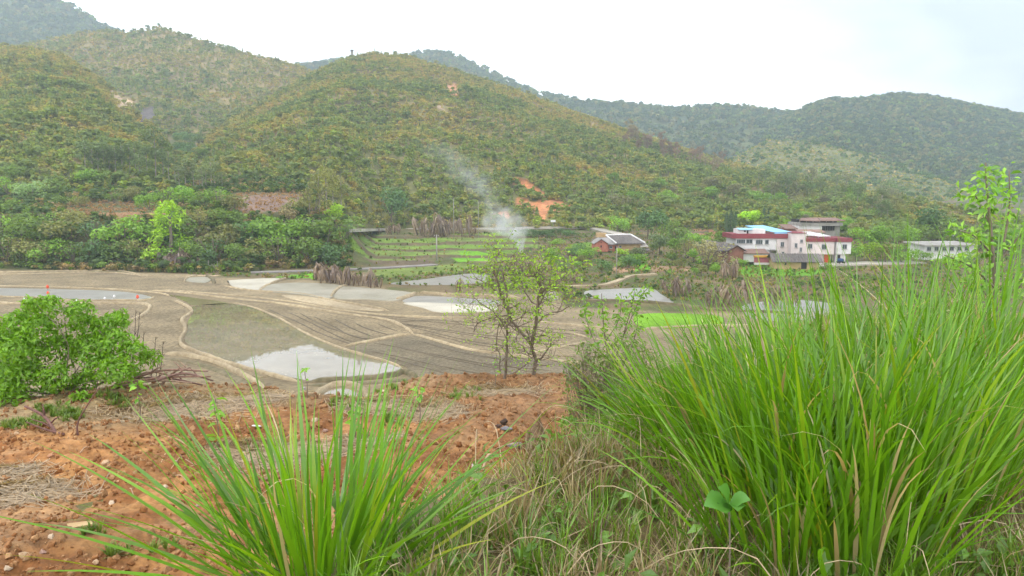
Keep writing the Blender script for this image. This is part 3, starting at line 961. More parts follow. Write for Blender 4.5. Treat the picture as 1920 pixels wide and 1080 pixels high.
field('field', 'bright cream silt bed beside the leafy tree', 'field', [(757, 568), (800, 567), (884, 571), (930, 572), (925, 582), (870, 585), (818, 584), (795, 577)], 0.10, M['silt'])
field('field', 'small dry bed near the wooden tripod', 'field', [(352, 521), (380, 519), (395, 522), (385, 530), (350, 527)], 0.10, M['silt_olive'])
field('field', 'small brown bed between two short mud walls', 'field', [(402, 522), (424, 523), (430, 533), (418, 535), (402, 530)], 0.10, M['mud'])
field('field', 'brown ploughed field wrapped by the hooked mud wall', 'field', [(-160, 569), (0, 572), (120, 571), (235, 571), (268, 572), (264, 586), (225, 606), (120, 612), (-160, 614)], 0.06, M['mud'])
FA = field('field', 'ribbed ploughed field along the pond', 'field', [(440, 567), (520, 572), (640, 591), (718, 602), (752, 612), (768, 624), (700, 637), (642, 648), (575, 622), (525, 594), (480, 575)], 0.05, M['mud'])
FB = field('field', 'dark ploughed field between the cross wall and the front wall', 'field', [(655, 652), (700, 642), (772, 630), (820, 642), (880, 658), (960, 668), (1060, 680), (1075, 702), (1000, 706), (860, 708), (772, 708), (762, 688), (700, 668)], 0.05, M['mud_dark'])
FC_ = field('field', 'broad ploughed field behind the leafy tree', 'field', [(650, 588), (760, 596), (880, 600), (1000, 606), (1100, 615), (1170, 640), (1150, 668), (1000, 664), (880, 652), (800, 634), (775, 620), (735, 603)], 0.05, M['mud'])
field('field', 'brown ploughed corner below the hooked mud wall', 'field', [(285, 570), (318, 562), (348, 580), (336, 600), (342, 625), (334, 645), (345, 655), (430, 682), (500, 702), (480, 706), (400, 682), (330, 664), (255, 664), (240, 620)], 0.04, M['mud'])
field('field', 'dull brown field along the far bank', 'field', [(-160, 512), (60, 513), (190, 511), (300, 520), (390, 530), (440, 542), (380, 548), (290, 545), (180, 541), (-160, 534)], 0.04, M['mud'])
field('field', 'smooth pale strip beside the straw coloured ridge', 'field', [(530, 553), (580, 556), (660, 571), (720, 582), (660, 580), (590, 569), (545, 560)], 0.06, M['bund'])
field('field', 'vivid green rice seedling bed beside the tall grass', 'field', [(1196, 590), (1250, 587), (1345, 592), (1350, 606), (1300, 612), (1212, 614), (1190, 602)], 0.12, M['crop_bright'])

BUNDS = [
    ([(325, 564), (345, 572), (360, 583), (352, 592), (341, 600), (347, 612), (346, 624), (338, 638), (344, 650), (372, 662), (425, 681), (480, 697), (535, 711), (566, 717)], .85, .38, 'pale winding mud wall round the pond'),
    ([(433, 568), (473, 576), (520, 595), (573, 625), (633, 651), (690, 668), (735, 682), (756, 692)], .55, .22, 'thin low mud rim between the pond and the ribbed field'),
    ([(566, 718), (620, 715), (680, 712), (735, 706), (758, 700), (790, 712)], 1.3, .5, 'thick crumbling mud wall along the front of the pond'),
    ([(280, 545), (350, 550), (430, 560), (520, 569), (640, 588), (718, 599), (752, 610), (776, 627)], .75, .3, 'straight pale mud wall leading to the cross wall'),
    ([(776, 627), (820, 640), (880, 656), (960, 667), (1080, 682), (1180, 690)], .6, .3, 'pale mud wall running behind the leafy tree'),
    ([(642, 650), (700, 639), (745, 630), (776, 626)], .6, .3, 'short cross wall splitting the ploughed fields'),
    ([(300, 543), (450, 555), (560, 568), (640, 582), (740, 592), (880, 597), (1000, 603), (1150, 618)], .6, .22, 'long thin mud wall below the silt beds'),
    ([(410, 535), (470, 545), (560, 551), (620, 563), (680, 573), (730, 583)], .55, .3, 'straw coloured ridge beside the smooth strip'),
    ([(-160, 536), (0, 537), (100, 539), (200, 542), (290, 549), (320, 556)], .5, .25, 'mud wall on the far side of the long grey field'),
    ([(-160, 556), (0, 557), (60, 559), (140, 564), (230, 564), (275, 563), (292, 557)], .6, .35, 'mud wall on the near side of the long grey field'),
    ([(-160, 571), (0, 570), (120, 570), (200, 569), (255, 570), (280, 574), (276, 586), (258, 597), (235, 606), (215, 618)], 1.0, .45, 'hooked crumbly mud wall round the brown field'),
    ([(300, 664), (350, 668), (400, 680), (440, 696), (478, 718), (500, 735)], .9, .5, 'mud wall with a dark weedy face below the bush'),
    ([(790, 712), (860, 714), (960, 710), (1060, 711), (1150, 716)], .7, .35, 'long pale mud wall just beyond the soil terrace'),
    ([(-160, 511), (0, 511), (90, 509), (170, 508), (230, 509), (275, 517), (340, 517), (420, 518)], .5, .3, 'thin mud wall along the foot of the bushy bank'),
    ([(-160, 515), (0, 515), (90, 513), (150, 511), (220, 512), (280, 520)], .6, .3, 'second thin mud wall along the foot of the bank'),
    ([(345, 530), (352, 522), (372, 517)], .6, .5, 'tiny curved mud wall near the wooden tripod'),
    ([(385, 518), (398, 524), (402, 533)], 1.2, .6, 'stubby dark mud wall near the wooden tripod'),
    ([(486, 546), (500, 537), (524, 527), (540, 522)], 1.1, .5, 'short lumpy wall between the first two silt beds'),
    ([(620, 559), (628, 547), (640, 539), (652, 535)], 1.0, .5, 'short grey wall between the middle silt beds'),
    ([(740, 564), (765, 556), (782, 549)], 1.6, .5, 'slanted mud wall at the end of the olive bed'),
    ([(782, 549), (830, 553), (900, 556), (980, 560)], .7, .5, 'stony wall above the dim flooded strip'),
    ([(1060, 623), (1130, 640), (1190, 655)], .5, .25, 'low pale mud wall right of the leafy tree'),
    ([(985, 665), (1050, 652), (1110, 640)], .5, .25, 'faint slanting wall right of the leafy tree'),
    ([(1060, 567), (1150, 565), (1260, 572), (1340, 582), (1500, 590)], .9, .5, 'weedy wall below the grey flooded field'),
    ([(1200, 617), (1240, 616), (1330, 612), (1440, 612)], .8, .35, 'curved wall in front of the vivid seedling bed'),
    ([(590, 755), (598, 738), (625, 724), (655, 722), (680, 732), (690, 748)], 1.2, .45, 'curved mud ring round the small puddle'),
]
for i, (p, w, h, lab) in enumerate(BUNDS):
    strip('mud_wall', lab, 'mud wall', p, w, h, M['bund_dark'] if ('weedy wall' in lab or 'stubby' in lab or 'crumbling' in lab) else M['bund'], seed=i + 3, kind='structure')
# the dark weedy drop in front of the pond and below the bush
strip('earth_step', 'dark weedy earth step in front of the pond wall', 'earth step', [(566, 724), (620, 722), (690, 719), (765, 714), (800, 720)], 1.6, .22, M['bund_dark'], seed=80)
strip('earth_step', 'dark weedy earth step under the wall below the bush', 'earth step', [(300, 672), (350, 678), (400, 692), (440, 709), (470, 728)], 1.6, .2, M['bund_dark'], seed=81)


def furrows(parent, lines):
    for i, l in enumerate(lines):
        strip('furrow', None, None, l, .32, .09, M['furrow'], z=.05, parent=parent, seed=120 + i, jit=.5)


furrows(FA, [[(500, 579), (560, 605), (600, 625), (660, 646)], [(588, 593), (625, 612), (665, 632), (712, 637)], [(662, 604), (690, 617), (735, 630)], [(540, 585), (580, 604), (640, 634), (670, 643)], [(625, 597), (660, 616), (700, 632)], [(560, 586), (610, 612), (690, 638)], [(705, 606), (730, 616), (752, 622)]])
furrows(FB, [[(700, 643), (760, 654), (830, 668), (920, 684), (1040, 696)], [(690, 658), (760, 672), (830, 688), (915, 704)], [(800, 645), (880, 664), (1000, 680)], [(740, 650), (830, 671), (960, 697)], [(720, 667), (790, 688), (850, 704)], [(780, 638), (900, 668), (1040, 688)]])
furrows(FC_, [[(740, 605), (830, 618), (920, 630), (1060, 640)], [(765, 612), (830, 628), (900, 643), (1000, 655)], [(700, 595), (800, 603), (920, 614), (1090, 628)], [(820, 600), (760, 603), (745, 606)], [(750, 608), (850, 624), (980, 642), (1100, 650)], [(680, 591), (800, 599), (960, 611), (1100, 622)], [(790, 622), (880, 644), (960, 655)]])

def hitline(pts, dz=0.0):
    return [hit(a, b) + np.array([0, 0, dz]) for a, b in pts]


def ribbon(name, label, cat, pts, w, mat, th=.25, dz=.12, kind='structure'):
    W = spline(hitline(pts, dz), 10)
    T = unit(np.gradient(W, axis=0)); S = np.stack([-T[:, 1], T[:, 0], 0 * T[:, 0]], 1)
    w = np.interp(np.linspace(0, 1, len(W)), np.linspace(0, 1, len(np.atleast_1d(w))), np.atleast_1d(w))[:, None]
    V = np.stack([W - S * w * .5 - [0, 0, th], W - S * w * .5, W + S * w * .5, W + S * w * .5 - [0, 0, th]], 1)
    m = len(W)
    Fc = [(i * 4 + j + 1, i * 4 + j, i * 4 + 4 + j, i * 4 + 5 + j) for i in range(m - 1) for j in range(3)]
    return tagit(ob(name, V.reshape(-1, 3), [f[::-1] for f in Fc], mat), label, cat, kind=kind)


ribbon('road', 'pale concrete road along the foot of the broad hill', 'road', [(640, 434), (720, 431), (790, 430), (900, 430), (1000, 428), (1080, 427), (1110, 428)], 4, M['road'], .8, .5)
ribbon('road', 'pale concrete lane sloping down to the brick farmhouse', 'road', [(1085, 426), (1115, 430), (1140, 436), (1165, 442), (1185, 447)], 4.5, M['road'], .8, .4)
ribbon('path', 'grey earth track behind the withered stalk screen', 'path', [(470, 512), (540, 510), (640, 507), (720, 503), (790, 499), (815, 497)], 3.0, M['asphalt'], .4, .25)
ribbon('path', 'pale footpath curving over the weedy bank', 'path', [(1060, 539), (1110, 538), (1135, 536), (1160, 528), (1185, 519), (1230, 516)], 1.3, M['bund'], .5, .35)
ribbon('path', 'pale concrete yard in front of the pink house', 'yard', [(1500, 500), (1560, 496), (1620, 494), (1720, 492)], 7, M['road'], .4, .2)

# ------------------------------------------------------------------ buildings
def house(label, cx, Y, z, rz=0.0, name='house', cat='house'):
    e = empty(name, (cx, Y, z), rz, label, cat)
    e['Y'] = Y
    return e


class Bld:
    """Boxes measured off the facade plane: x and z from photo pixels at depth Y."""
    def __init__(s, label, Y, px, py, rz=0.0, name='house', cat='house'):
        b = at_y(px, py, Y)
        s.Y, s.b = Y, b
        s.z0 = float(ztot(b[0], Y)) - .3
        s.e = empty(name, tuple(b), rz, label, cat)

    def X(s, px): return at_y(px, 450, s.Y)[0] - s.b[0]
    def Zz(s, py): return at_y(960, py, s.Y)[2] - s.b[2]

    def box(s, name, x0, x1, yt, yb, d0, d1, mat, parent=None):
        v, f = boxv(s.X(x0), s.X(x1), d0, d1, s.Zz(yb), s.Zz(yt))
        return ob(name, v, f, mat, parent=parent or s.e)

    def win(s, x0, x1, yt, yb, d, mull=1, sill=True):
        a, b, c, e = s.X(x0), s.X(x1), s.Zz(yt), s.Zz(yb)
        fr = .09
        parts = [boxv(a, b, d - .1, d + .05, c - fr, c), boxv(a, b, d - .1, d + .05, e, e + fr), boxv(a, a + fr, d - .098, d + .05, e + fr, c - fr), boxv(b - fr, b, d - .098, d + .05, e + fr, c - fr)]
        for i in range(mull):
            xm = a + (b - a) * (i + 1) / (mull + 1)
            parts.append(boxv(xm - .04, xm + .04, d - .095, d + .05, e + fr, c - fr))
        w = ob('window', *cat4(parts), M['alu'], parent=s.e)
        ob('pane', *boxv(a + .05, b - .05, d - .05, d - .03, e + .05, c - .05), M['glass'], parent=w)
        if sill: ob('sill', *boxv(a - .12, b + .12, d - .2, d - .01, e - .14, e - .02), M['concrete'], parent=w)
        return w

    def slab(s, name, P, th, mat, parent=None):
        P = np.array(P, float)
        n = len(P)
        V = np.concatenate([P, P - [0, 0, th]])
        F_ = [tuple(range(n)), tuple(range(2 * n - 1, n - 1, -1))] + [(i, n + i, n + (i + 1) % n, (i + 1) % n) for i in range(n)]
        return ob(name, V, F_, mat, parent=parent or s.e)


def gable(B, x0, x1, ye, yr, yb, d0, d1, wall, roof, axis='x', over=.5, ridge_mat=None, rows=7):
    """Gabled house; axis x: ridge runs across the view; axis y: ridge runs away from the viewer (gable faces us)."""
    X0, X1, ze, zr, zb = B.X(x0), B.X(x1), B.Zz(ye), B.Zz(yr), B.Zz(yb)
    dm = (d0 + d1) / 2; xm = (X0 + X1) / 2
    if axis == 'x':
        V = [(X0, d0, zb), (X1, d0, zb), (X1, d1, zb), (X0, d1, zb), (X0, d0, ze), (X1, d0, ze), (X1, d1, ze), (X0, d1, ze), (X0, dm, zr), (X1, dm, zr)]
        Fc = [(0, 1, 5, 4), (1, 2, 6, 9, 5), (2, 3, 7, 6), (3, 0, 4, 8, 7), (4, 5, 9, 8), (6, 7, 8, 9)]
    else:
        V = [(X0, d0, zb), (X1, d0, zb), (X1, d1, zb), (X0, d1, zb), (X0, d0, ze), (X1, d0, ze), (X1, d1, ze), (X0, d1, ze), (xm, d0, zr), (xm, d1, zr)]
        Fc = [(0, 1, 5, 8, 4), (1, 2, 6, 5), (2, 3, 7, 9, 6), (3, 0, 4, 7), (4, 8, 9, 7), (5, 6, 9, 8)]
    ob('wall', V, Fc, wall, parent=B.e)
    rp = None
    for sgn in (-1, 1):
        if axis == 'x':
            dd = (d1 - d0) / 2 + over
            dz = (zr - ze) * dd / ((d1 - d0) / 2)
            P = [(X0 - over, dm, zr + .12), (X1 + over, dm, zr + .12), (X1 + over, dm + sgn * dd, zr - dz + .12), (X0 - over, dm + sgn * dd, zr - dz + .12)]
        else:
            dd = (X1 - X0) / 2 + over
            dz = (zr - ze) * dd / ((X1 - X0) / 2)
            P = [(xm, d0 - over, zr + .12), (xm, d1 + over, zr + .12), (xm + sgn * dd, d1 + over, zr - dz + .12), (xm + sgn * dd, d0 - over, zr - dz + .12)]
        P = np.array(P)
        # corrugated tile courses: ribs running down the slope
        a, b, c, d = P
        nr = max(4, int(np.linalg.norm(b - a) / .55))
        vv, ff = [], []
        for i in range(nr * 2 + 1):
            t = i / (nr * 2); lift = .1 if i % 2 else 0
            vv += [a + (b - a) * t + [0, 0, lift], d + (c - d) * t + [0, 0, lift], a + (b - a) * t - [0, 0, .1], d + (c - d) * t - [0, 0, .1]]
        for i in range(nr * 2):
            k = i * 4
            ff += [(k, k + 1, k + 5, k + 4), (k + 2, k + 6, k + 7, k + 3), (k + 1, k + 3, k + 7, k + 5)]
        rp = ob('roof', vv, ff, roof, parent=B.e)
    if ridge_mat:
        if axis == 'x': ob('ridge_cap', *boxv(X0 - over, X1 + over, dm - .16, dm + .16, zr + .14, zr + .36), ridge_mat, parent=rp)
        else: ob('ridge_cap', *boxv(xm - .16, xm + .16, d0 - over, d1 + over, zr + .14, zr + .36), ridge_mat, parent=rp)


# white village house with blue sheet roof
B = Bld('white two storey house with dark red parapet and blue sheet roof', 199, 1415, 493)
B.box('wall', 1380, 1456, 447, 468, 0, 9, M['white_wall'])
B.box('lower_wall', 1392, 1456, 468, 494, 1.2, 9, M['white_wall'])
B.box('parapet', 1372, 1483, 438.5, 447, -.35, 9.2, M['red_band'])
B.box('stair_wall', 1456.3, 1484, 447.3, 494, -.15, 9, M['pink_wall'])
B.box('canopy_band', 1394, 1456, 468.3, 470.5, -.9, 1.3, M['tile'])
for a in ((1381, 1397.5, 3), (1399, 1411, 1), (1417, 1430, 2), (1434.5, 1441.5, 0)):
    B.win(a[0], a[1], 448.6 if a[0] < 1412 else 449.5, 456.5 if a[0] < 1412 else 458, 0, a[2])
for a in ((1463.5, 1470), (1477, 1483)): B.win(a[0], a[1], 453.5, 462.5, -.15, 1)
B.win(1466, 1471, 472, 477, -.15, 0)
rt = B.box('roof_room', 1387, 1438, 430, 439, 1.5, 6, M['white_wall'])
B.box('door', 1403, 1406, 432.5, 439, 1.4, 1.6, M['dark'], rt); B.box('window', 1397.5, 1401, 432.5, 435.5, 1.42, 1.6, M['dark'], rt)
B.slab('porch_roof', [(B.X(1386), .8, B.Zz(430.5)), (B.X(1412), .8, B.Zz(430.8)), (B.X(1420), 3.5, B.Zz(428.3)), (B.X(1388), 3.5, B.Zz(428.3))], .12, M['blue_sheet'])
bl = B.slab('sheet_roof', [(B.X(1452), .2, B.Zz(435.2)), (B.X(1484.5), .2, B.Zz(434.8)), (B.X(1450), 8.5, B.Zz(424.8)), (B.X(1415), 8.5, B.Zz(425.6))], .1, M['blue_sheet'])
for i in range(9):
    a, b = 1452.5 + i * 3.5, 1452.5 + i * 3.5 + 3.2
    B.box('side_panel', a, b, 435.6, 441.5, .25, .32, M['blue_sheet'], bl)
for a, b, c in ((1437, 3.5, 431), (1452.5, .6, 435.5), (1484, .6, 435.5), (1484, 7.8, 427)):
    B.box('post', a - .4, a + .4, c, 439, b, b + .12, M['alu'], bl)

# pink house
B = Bld('pink tiled two storey house with tall stair tower and red door', 196, 1525, 494)
B.box('tower_wall', 1484.3, 1512, 437.5, 494, .2, 9, M['pink_wall'])
B.box('tower_cap', 1484, 1513, 436.2, 437.6, .0, 9.2, M['red_band'])
B.box('wall', 1512, 1565, 453, 477, 0, 10, M['pink_wall'])
B.box('wing_wall', 1568, 1594, 453, 475.5, -.8, 8, M['white_wall'])
B.box('link_wall', 1565, 1568, 453, 490, 1.0, 8, M['concrete'])
B.box('parapet', 1511.8, 1566, 446.5, 453.1, -.3, 10.2, M['red_band'])
B.box('wing_parapet', 1567.5, 1595, 446.3, 453.1, -1.1, 8.2, M['red_band'])
B.box('lower_wall', 1530, 1562, 477, 495, .9, 9, M['pink_wall'])
B.box('lower_wing_wall', 1569, 1587, 475.5, 494, .1, 8, M['white_wall'])
B.box('lower_wall', 1512, 1530, 477, 495, .4, 9, M['pink_wall'])
for a in ((1491, 1496, 456, 464.5, .2), (1501, 1506, 449, 455, .2), (1500.5, 1505, 464, 472, .2), (1515, 1523.5, 457, 466, 0), (1541, 1550, 458, 467.5, 0), (1577.5, 1586, 457.5, 466.5, -.8)):
    B.win(a[0], a[1], a[2], a[3], a[4], 1)
B.box('door', 1549, 1556.5, 476.9, 492.5, .5, .75, M['red_door'])
B.box('door_frame', 1556.6, 1559, 470, 492.5, .3, .85, M['red_band'])
B.box('doorway', 1572, 1577, 478, 493, -.02, .2, M['dark'])
B.win(1536, 1541, 479, 486, .9, 0)
fr = B.slab('white_canopy', [(B.X(1538), 1.2, B.Zz(443.2)), (B.X(1561), 1.2, B.Zz(442.8)), (B.X(1541), 8, B.Zz(437.2)), (B.X(1513), 8, B.Zz(438))], .1, M['white_sheet'])
for a, b in ((1538.5, 1.3), (1560.5, 1.3), (1514, 7.8)): B.box('post', a - .4, a + .4, 443, 447, b, b + .12, M['alu'], fr)
B.slab('shed_roof', [(B.X(1520), 8.6, B.Zz(437.8)), (B.X(1574), 8.6, B.Zz(438.6)), (B.X(1570), 11, B.Zz(433.8)), (B.X(1520), 11, B.Zz(433.5))], .15, M['tile_brown'])

# back house with open loft
B = Bld('old pale house with open roof loft behind the pink house', 232, 1538, 446)
B.box('wall', 1497, 1540, 423.5, 448, 0, 9, M['white_wall'])
B.box('porch_wall', 1540, 1577, 423.5, 448, 1.2, 9, M['concrete'])
B.box('balcony', 1497, 1578, 417.5, 423.4, -.4, 9.4, M['concrete'])
for i in range(6): B.box('shutter', 1541 + i * 4.4, 1544.4 + i * 4.4, 424, 432.5, 1.0, 1.25, M['dark'])
B.box('loft_room', 1500, 1574, 412, 417.6, 2.5, 8, M['dark'])
for i in range(7): B.box('post', 1498 + i * 12.4, 1499.3 + i * 12.4, 411, 417.6, .1, .3, M['concrete'])
B.slab('roof', [(B.X(1495), -1.2, B.Zz(412.5)), (B.X(1533), -1.2, B.Zz(414)), (B.X(1543), 5, B.Zz(408.6)), (B.X(1512), 5, B.Zz(409.4))], .2, M['tile_brown'])
B.slab('roof', [(B.X(1534), -1.3, B.Zz(413.2)), (B.X(1580), -1.3, B.Zz(413)), (B.X(1577), 5, B.Zz(409)), (B.X(1543.5), 5, B.Zz(408.7))], .2, M['tile_brown'])
B.box('side_shed_wall', 1474, 1496, 428, 446, 1, 7, M['brick_old'])
B.slab('side_shed_roof', [(B.X(1472), .4, B.Zz(428.5)), (B.X(1496.5), .4, B.Zz(428.5)), (B.X(1496.5), 7.4, B.Zz(422)), (B.X(1474), 7.4, B.Zz(422))], .2, M['tile_brown'])

# low brick house
B = Bld('low old brick house with dark tiled gable roof', 192, 1375, 491)
gable(B, 1368, 1395, 468.5, 460.5, 493, 0, 12, M['brick_old'], M['tile'], 'y', .6)
B.box('wing_wall', 1330, 1367.7, 468.5, 493, 2.5, 8, M['brick_old'])
B.slab('wing_roof', [(B.X(1326), 1.6, B.Zz(470.5)), (B.X(1372), 1.6, B.Zz(470.5)), (B.X(1380), 7, B.Zz(459.5)), (B.X(1336), 7, B.Zz(452.5))], .25, M['tile'])
B.box('window', 1345, 1350, 474, 480, 2.4, 2.6, M['dark'])

# long white shed wall with brown roof
B = Bld('low white shed with flat brown roof below the white house', 193, 1418, 490)
B.box('wall', 1392, 1441, 473.5, 491, 0, 3, M['white_wall'])
B.slab('roof', [(B.X(1391), -.5, B.Zz(474)), (B.X(1442), -.5, B.Zz(474)), (B.X(1445), 4, B.Zz(468.5)), (B.X(1396), 4, B.Zz(468.5))], .22, M['tile_brown'])
B.box('wall_stub', 1441, 1446, 471, 490, .6, 3, M['concrete'])

# rose wall with yellow cap
B = Bld('rose coloured courtyard wall with yellow tile cap', 189.5, 1435, 496, name='courtyard_wall', cat='wall')
B.box('wall', 1416, 1454, 482.5, 492.5, 0, .5, M['pink_paint'])
B.box('cap', 1415.5, 1454.5, 479, 482.6, -.25, .75, M['yellow_cap'])
B.box('base', 1416, 1454.2, 492.4, 496.5, -.06, .5, M['white_wall'])

# yellow mud shed
B = Bld('yellow mud brick shed with dark tile roof', 183, 1496, 503, rz=R(-6), name='shed', cat='shed')
gable(B, 1456, 1537, 489.5, 478.5, 506, 0, 6.5, M['mud_wall'], M['tile'], 'x', .7)
B.box('door', 1504, 1514, 490.5, 504, -.06, .1, M['dark'])
B.box('window', 1474, 1477, 493, 497, -.05, .1, M['dark'])

# white row house by the sapling
B = Bld('long white row house with slab roof beyond the tall grass', 205, 1780, 488, rz=R(8))
B.box('wall', 1730, 1832, 459, 490, 0, 7, M['white_wall'])
B.slab('roof', [(B.X(1726), -.8, B.Zz(458.6)), (B.X(1836), -.8, B.Zz(458.6)), (B.X(1836), 8, B.Zz(455.5)), (B.X(1726), 8, B.Zz(455.5))], .35, M['concrete'])
for i in range(6):
    x = 1735 + i * 15.5
    B.win(x, x + 8.5, 462.5, 470, 0, 1)
B = Bld('small pale roofed house half hidden behind the sapling', 262, 1800, 442)
gable(B, 1776, 1818, 434, 428.5, 446, 0, 8, M['white_wall'], M['tile_light'], 'x', .6)
B.box('window', 1790, 1796, 435.5, 440, -.05, .1, M['dark'])

# brick farmhouse
B = Bld('brick farmhouse with grey tiled roofs and white ridge edges', 223, 1160, 470.5)
gable(B, 1115, 1140, 457, 449, 472, 0, 8, M['brick'], M['tile_light'], 'y', .25)
B.box('front_wall', 1139.8, 1160, 459.5, 472, 1.5, 8, M['brick'])
B.slab('front_roof', [(B.X(1137), 1.0, B.Zz(458.6)), (B.X(1160), 1.0, B.Zz(457.8)), (B.X(1150), 7.5, B.Zz(447.6)), (B.X(1128), 7.5, B.Zz(448.8))], .2, M['tile_light'])
B.box('main_wall', 1160.2, 1204, 457, 472, 1.0, 9, M['mud_wall'])
mr_ = B.slab('main_roof', [(B.X(1156), .3, B.Zz(456.6)), (B.X(1210), .3, B.Zz(455.6)), (B.X(1192), 9.5, B.Zz(443.2)), (B.X(1143.5), 9.5, B.Zz(444.6))], .25, M['tile'])
for a in (((1156, .3, 456.2), (1143.5, 9.5, 444.2)), ((1210, .3, 455.2), (1192, 9.5, 442.8))):
    p, q = [np.array([B.X(k[0]), k[1], B.Zz(k[2])]) for k in a]
    ob('edge_cap', *tube([p, (p + q) / 2, q], .22, 5), M['white_wall'], parent=mr_)
p, q = np.array([B.X(1143.5), 9.5, B.Zz(444)]), np.array([B.X(1192), 9.5, B.Zz(442.6)])
ob('ridge_cap', *tube([p, (p + q) / 2, q], .2, 5), M['white_wall'], parent=mr_)
B.slab('annex_roof', [(B.X(1201), -.5, B.Zz(462.2)), (B.X(1216), -.5, B.Zz(461.6)), (B.X(1212), 4, B.Zz(456)), (B.X(1202), 4, B.Zz(456))], .2, M['road'])
B.box('annex_wall', 1202, 1213, 462, 472, .3, 5, M['mud_wall'])
B.slab('annex_roof', [(B.X(1198), -1.8, B.Zz(469.4)), (B.X(1216), -1.8, B.Zz(468)), (B.X(1217), .2, B.Zz(465)), (B.X(1200), .2, B.Zz(465.4))], .2, M['tile'])
B.box('brick_stack', 1126, 1145, 440.5, 448.5, 10, 13, M['mud_wall'])
B.win(1144, 1149.5, 462, 466.5, 1.5, 1); B.box('window', 1126, 1128.5, 460, 464, -.05, .1, M['dark']); B.box('vent', 1126.3, 1128.2, 453.8, 455.5, -.05, .1, M['dark'])
B.win(1162, 1166.5, 461, 464.5, 1.0, 0)
B.box('door', 1154.5, 1157, 462.5, 471, 1.4, 1.6, M['dark'])

# ------------------------------------------------------------------ trees and bushes of the valley
def tri(Fc): return [tuple(f) for f in Fc]


def tree_meshes(kind, seed):
    """Unit-height tree: (trunk mesh, crown mesh)."""
    r = np.random.default_rng(seed)
    if kind == 'bush':
        cl = [(r.uniform(-.42, .42), r.uniform(-.42, .42), r.uniform(.2, .72), r.uniform(.16, .28)) for _ in range(13)]
        v, f, q = clump_leaves(r, cl, 900, .085, .6, up=.5)
        tr = [([(0, 0, -.05), (.02, 0, .3), (.04, .02, .55)], .02), ([(0, 0, -.05), (-.1, .05, .3), (-.22, .1, .5)], .014), ([(0, 0, 0), (.1, -.1, .28), (.25, -.14, .45)], .014)]
    elif kind == 'thin':       # loose twiggy bush
        cl = [(r.uniform(-.42, .42), r.uniform(-.42, .42), r.uniform(.25, .8), r.uniform(.14, .24)) for _ in range(12)]
        v, f, q = clump_leaves(r, cl, 420, .075, .5, up=.3, shell=.2)
        tr = [([(0, 0, -.05), (a * .5, b * .5, .4), (a, b, .82)], .012) for a, b in r.uniform(-.4, .4, (9, 2))]
    elif kind == 'round':
        cl = crown_clumps(r, .36, .30, .62, 15, .17)
        v, f, q = clump_leaves(r, cl, 1100, .07, .6, up=.4)
        tr = [([(0, 0, -.05), (.01, 0, .2), (0, .01, .45), (.02, 0, .7)], .03), ([(0, 0, .25), (.15, .05, .5), (.22, .05, .68)], .014), ([(0, 0, .3), (-.14, -.05, .5), (-.22, 0, .65)], .014)]
    elif kind == 'euc':        # tall bare stem with tufts near the top
        cl = [(r.uniform(-.13, .13), r.uniform(-.13, .13), z, r.uniform(.06, .11)) for z in r.uniform(.5, .95, 11)] + [(r.uniform(-.1, .1), r.uniform(-.1, .1), z, .05) for z in r.uniform(.3, .5, 3)]
        v, f, q = clump_leaves(r, cl, 620, .05, .45, up=.2, shell=.3)
        tr = [([(0, 0, -.05), (.01, .01, .4), (0, .015, .9)], .012)] + [([(0, 0, z), (a, b, z + .14)], .005) for z, a, b in zip(r.uniform(.4, .8, 5), r.uniform(-.14, .14, 5), r.uniform(-.14, .14, 5))]
    elif kind == 'cypress':
        n = 800
        t = r.uniform(0, 1, n) ** 1.1; a = r.uniform(0, 6.283, n); rad = .17 * np.sin(np.clip(t * .9 + .12, 0, 1) * math.pi) ** .7 * r.uniform(.5, 1.05, n) * (1 - .4 * t)
        v, f, q = leaves(r, np.stack([np.cos(a) * rad, np.sin(a) * rad, t * .97 + .03], 1), np.stack([np.cos(a), np.sin(a), .3 + 0 * a], 1) + r.normal(size=(n, 3)) * .5, .06, .5)
        tr = [([(0, 0, -.05), (0, .005, .4), (0, 0, .85)], .018)]
    elif kind == 'vine':       # stacked drooping tiers of a creeper grown tree
        cl = []
        for z, w in ((.92, .07), (.8, .17), (.66, .2), (.5, .17), (.36, .28), (.22, .36), (.1, .4)):
            for i in range(4):
                a = r.uniform(0, 6.283); cl.append((math.cos(a) * w * .75, math.sin(a) * w * .75, z + r.uniform(-.03, .03), .105))
        v, f, q = clump_leaves(r, cl, 1400, .06, .4, up=.3)
        tr = [([(0, 0, -.05), (.01, 0, .5), (0, 0, .9)], .03)]
    tm = mk_mesh('trunk', *cat4([tube(spline(p, 3), np.linspace(1, .45, (len(p) - 1) * 3 + 1) * w, 5) for p, w in tr]), M['bark_pale'] if kind == 'euc' else M['bark'], smooth=True)
    cm = mk_mesh('crown', v, np.asarray(f), M['leaf_o'], attrs={'v': ('FLOAT', q)})
    return tm, cm


TM = {k: [tree_meshes(k, 500 + 17 * i + len(k)) for i in range(n)] for k, n in (('bush', 5), ('thin', 4), ('round', 4), ('euc', 4), ('cypress', 2), ('vine', 1))}
rt_ = np.random.default_rng(99)


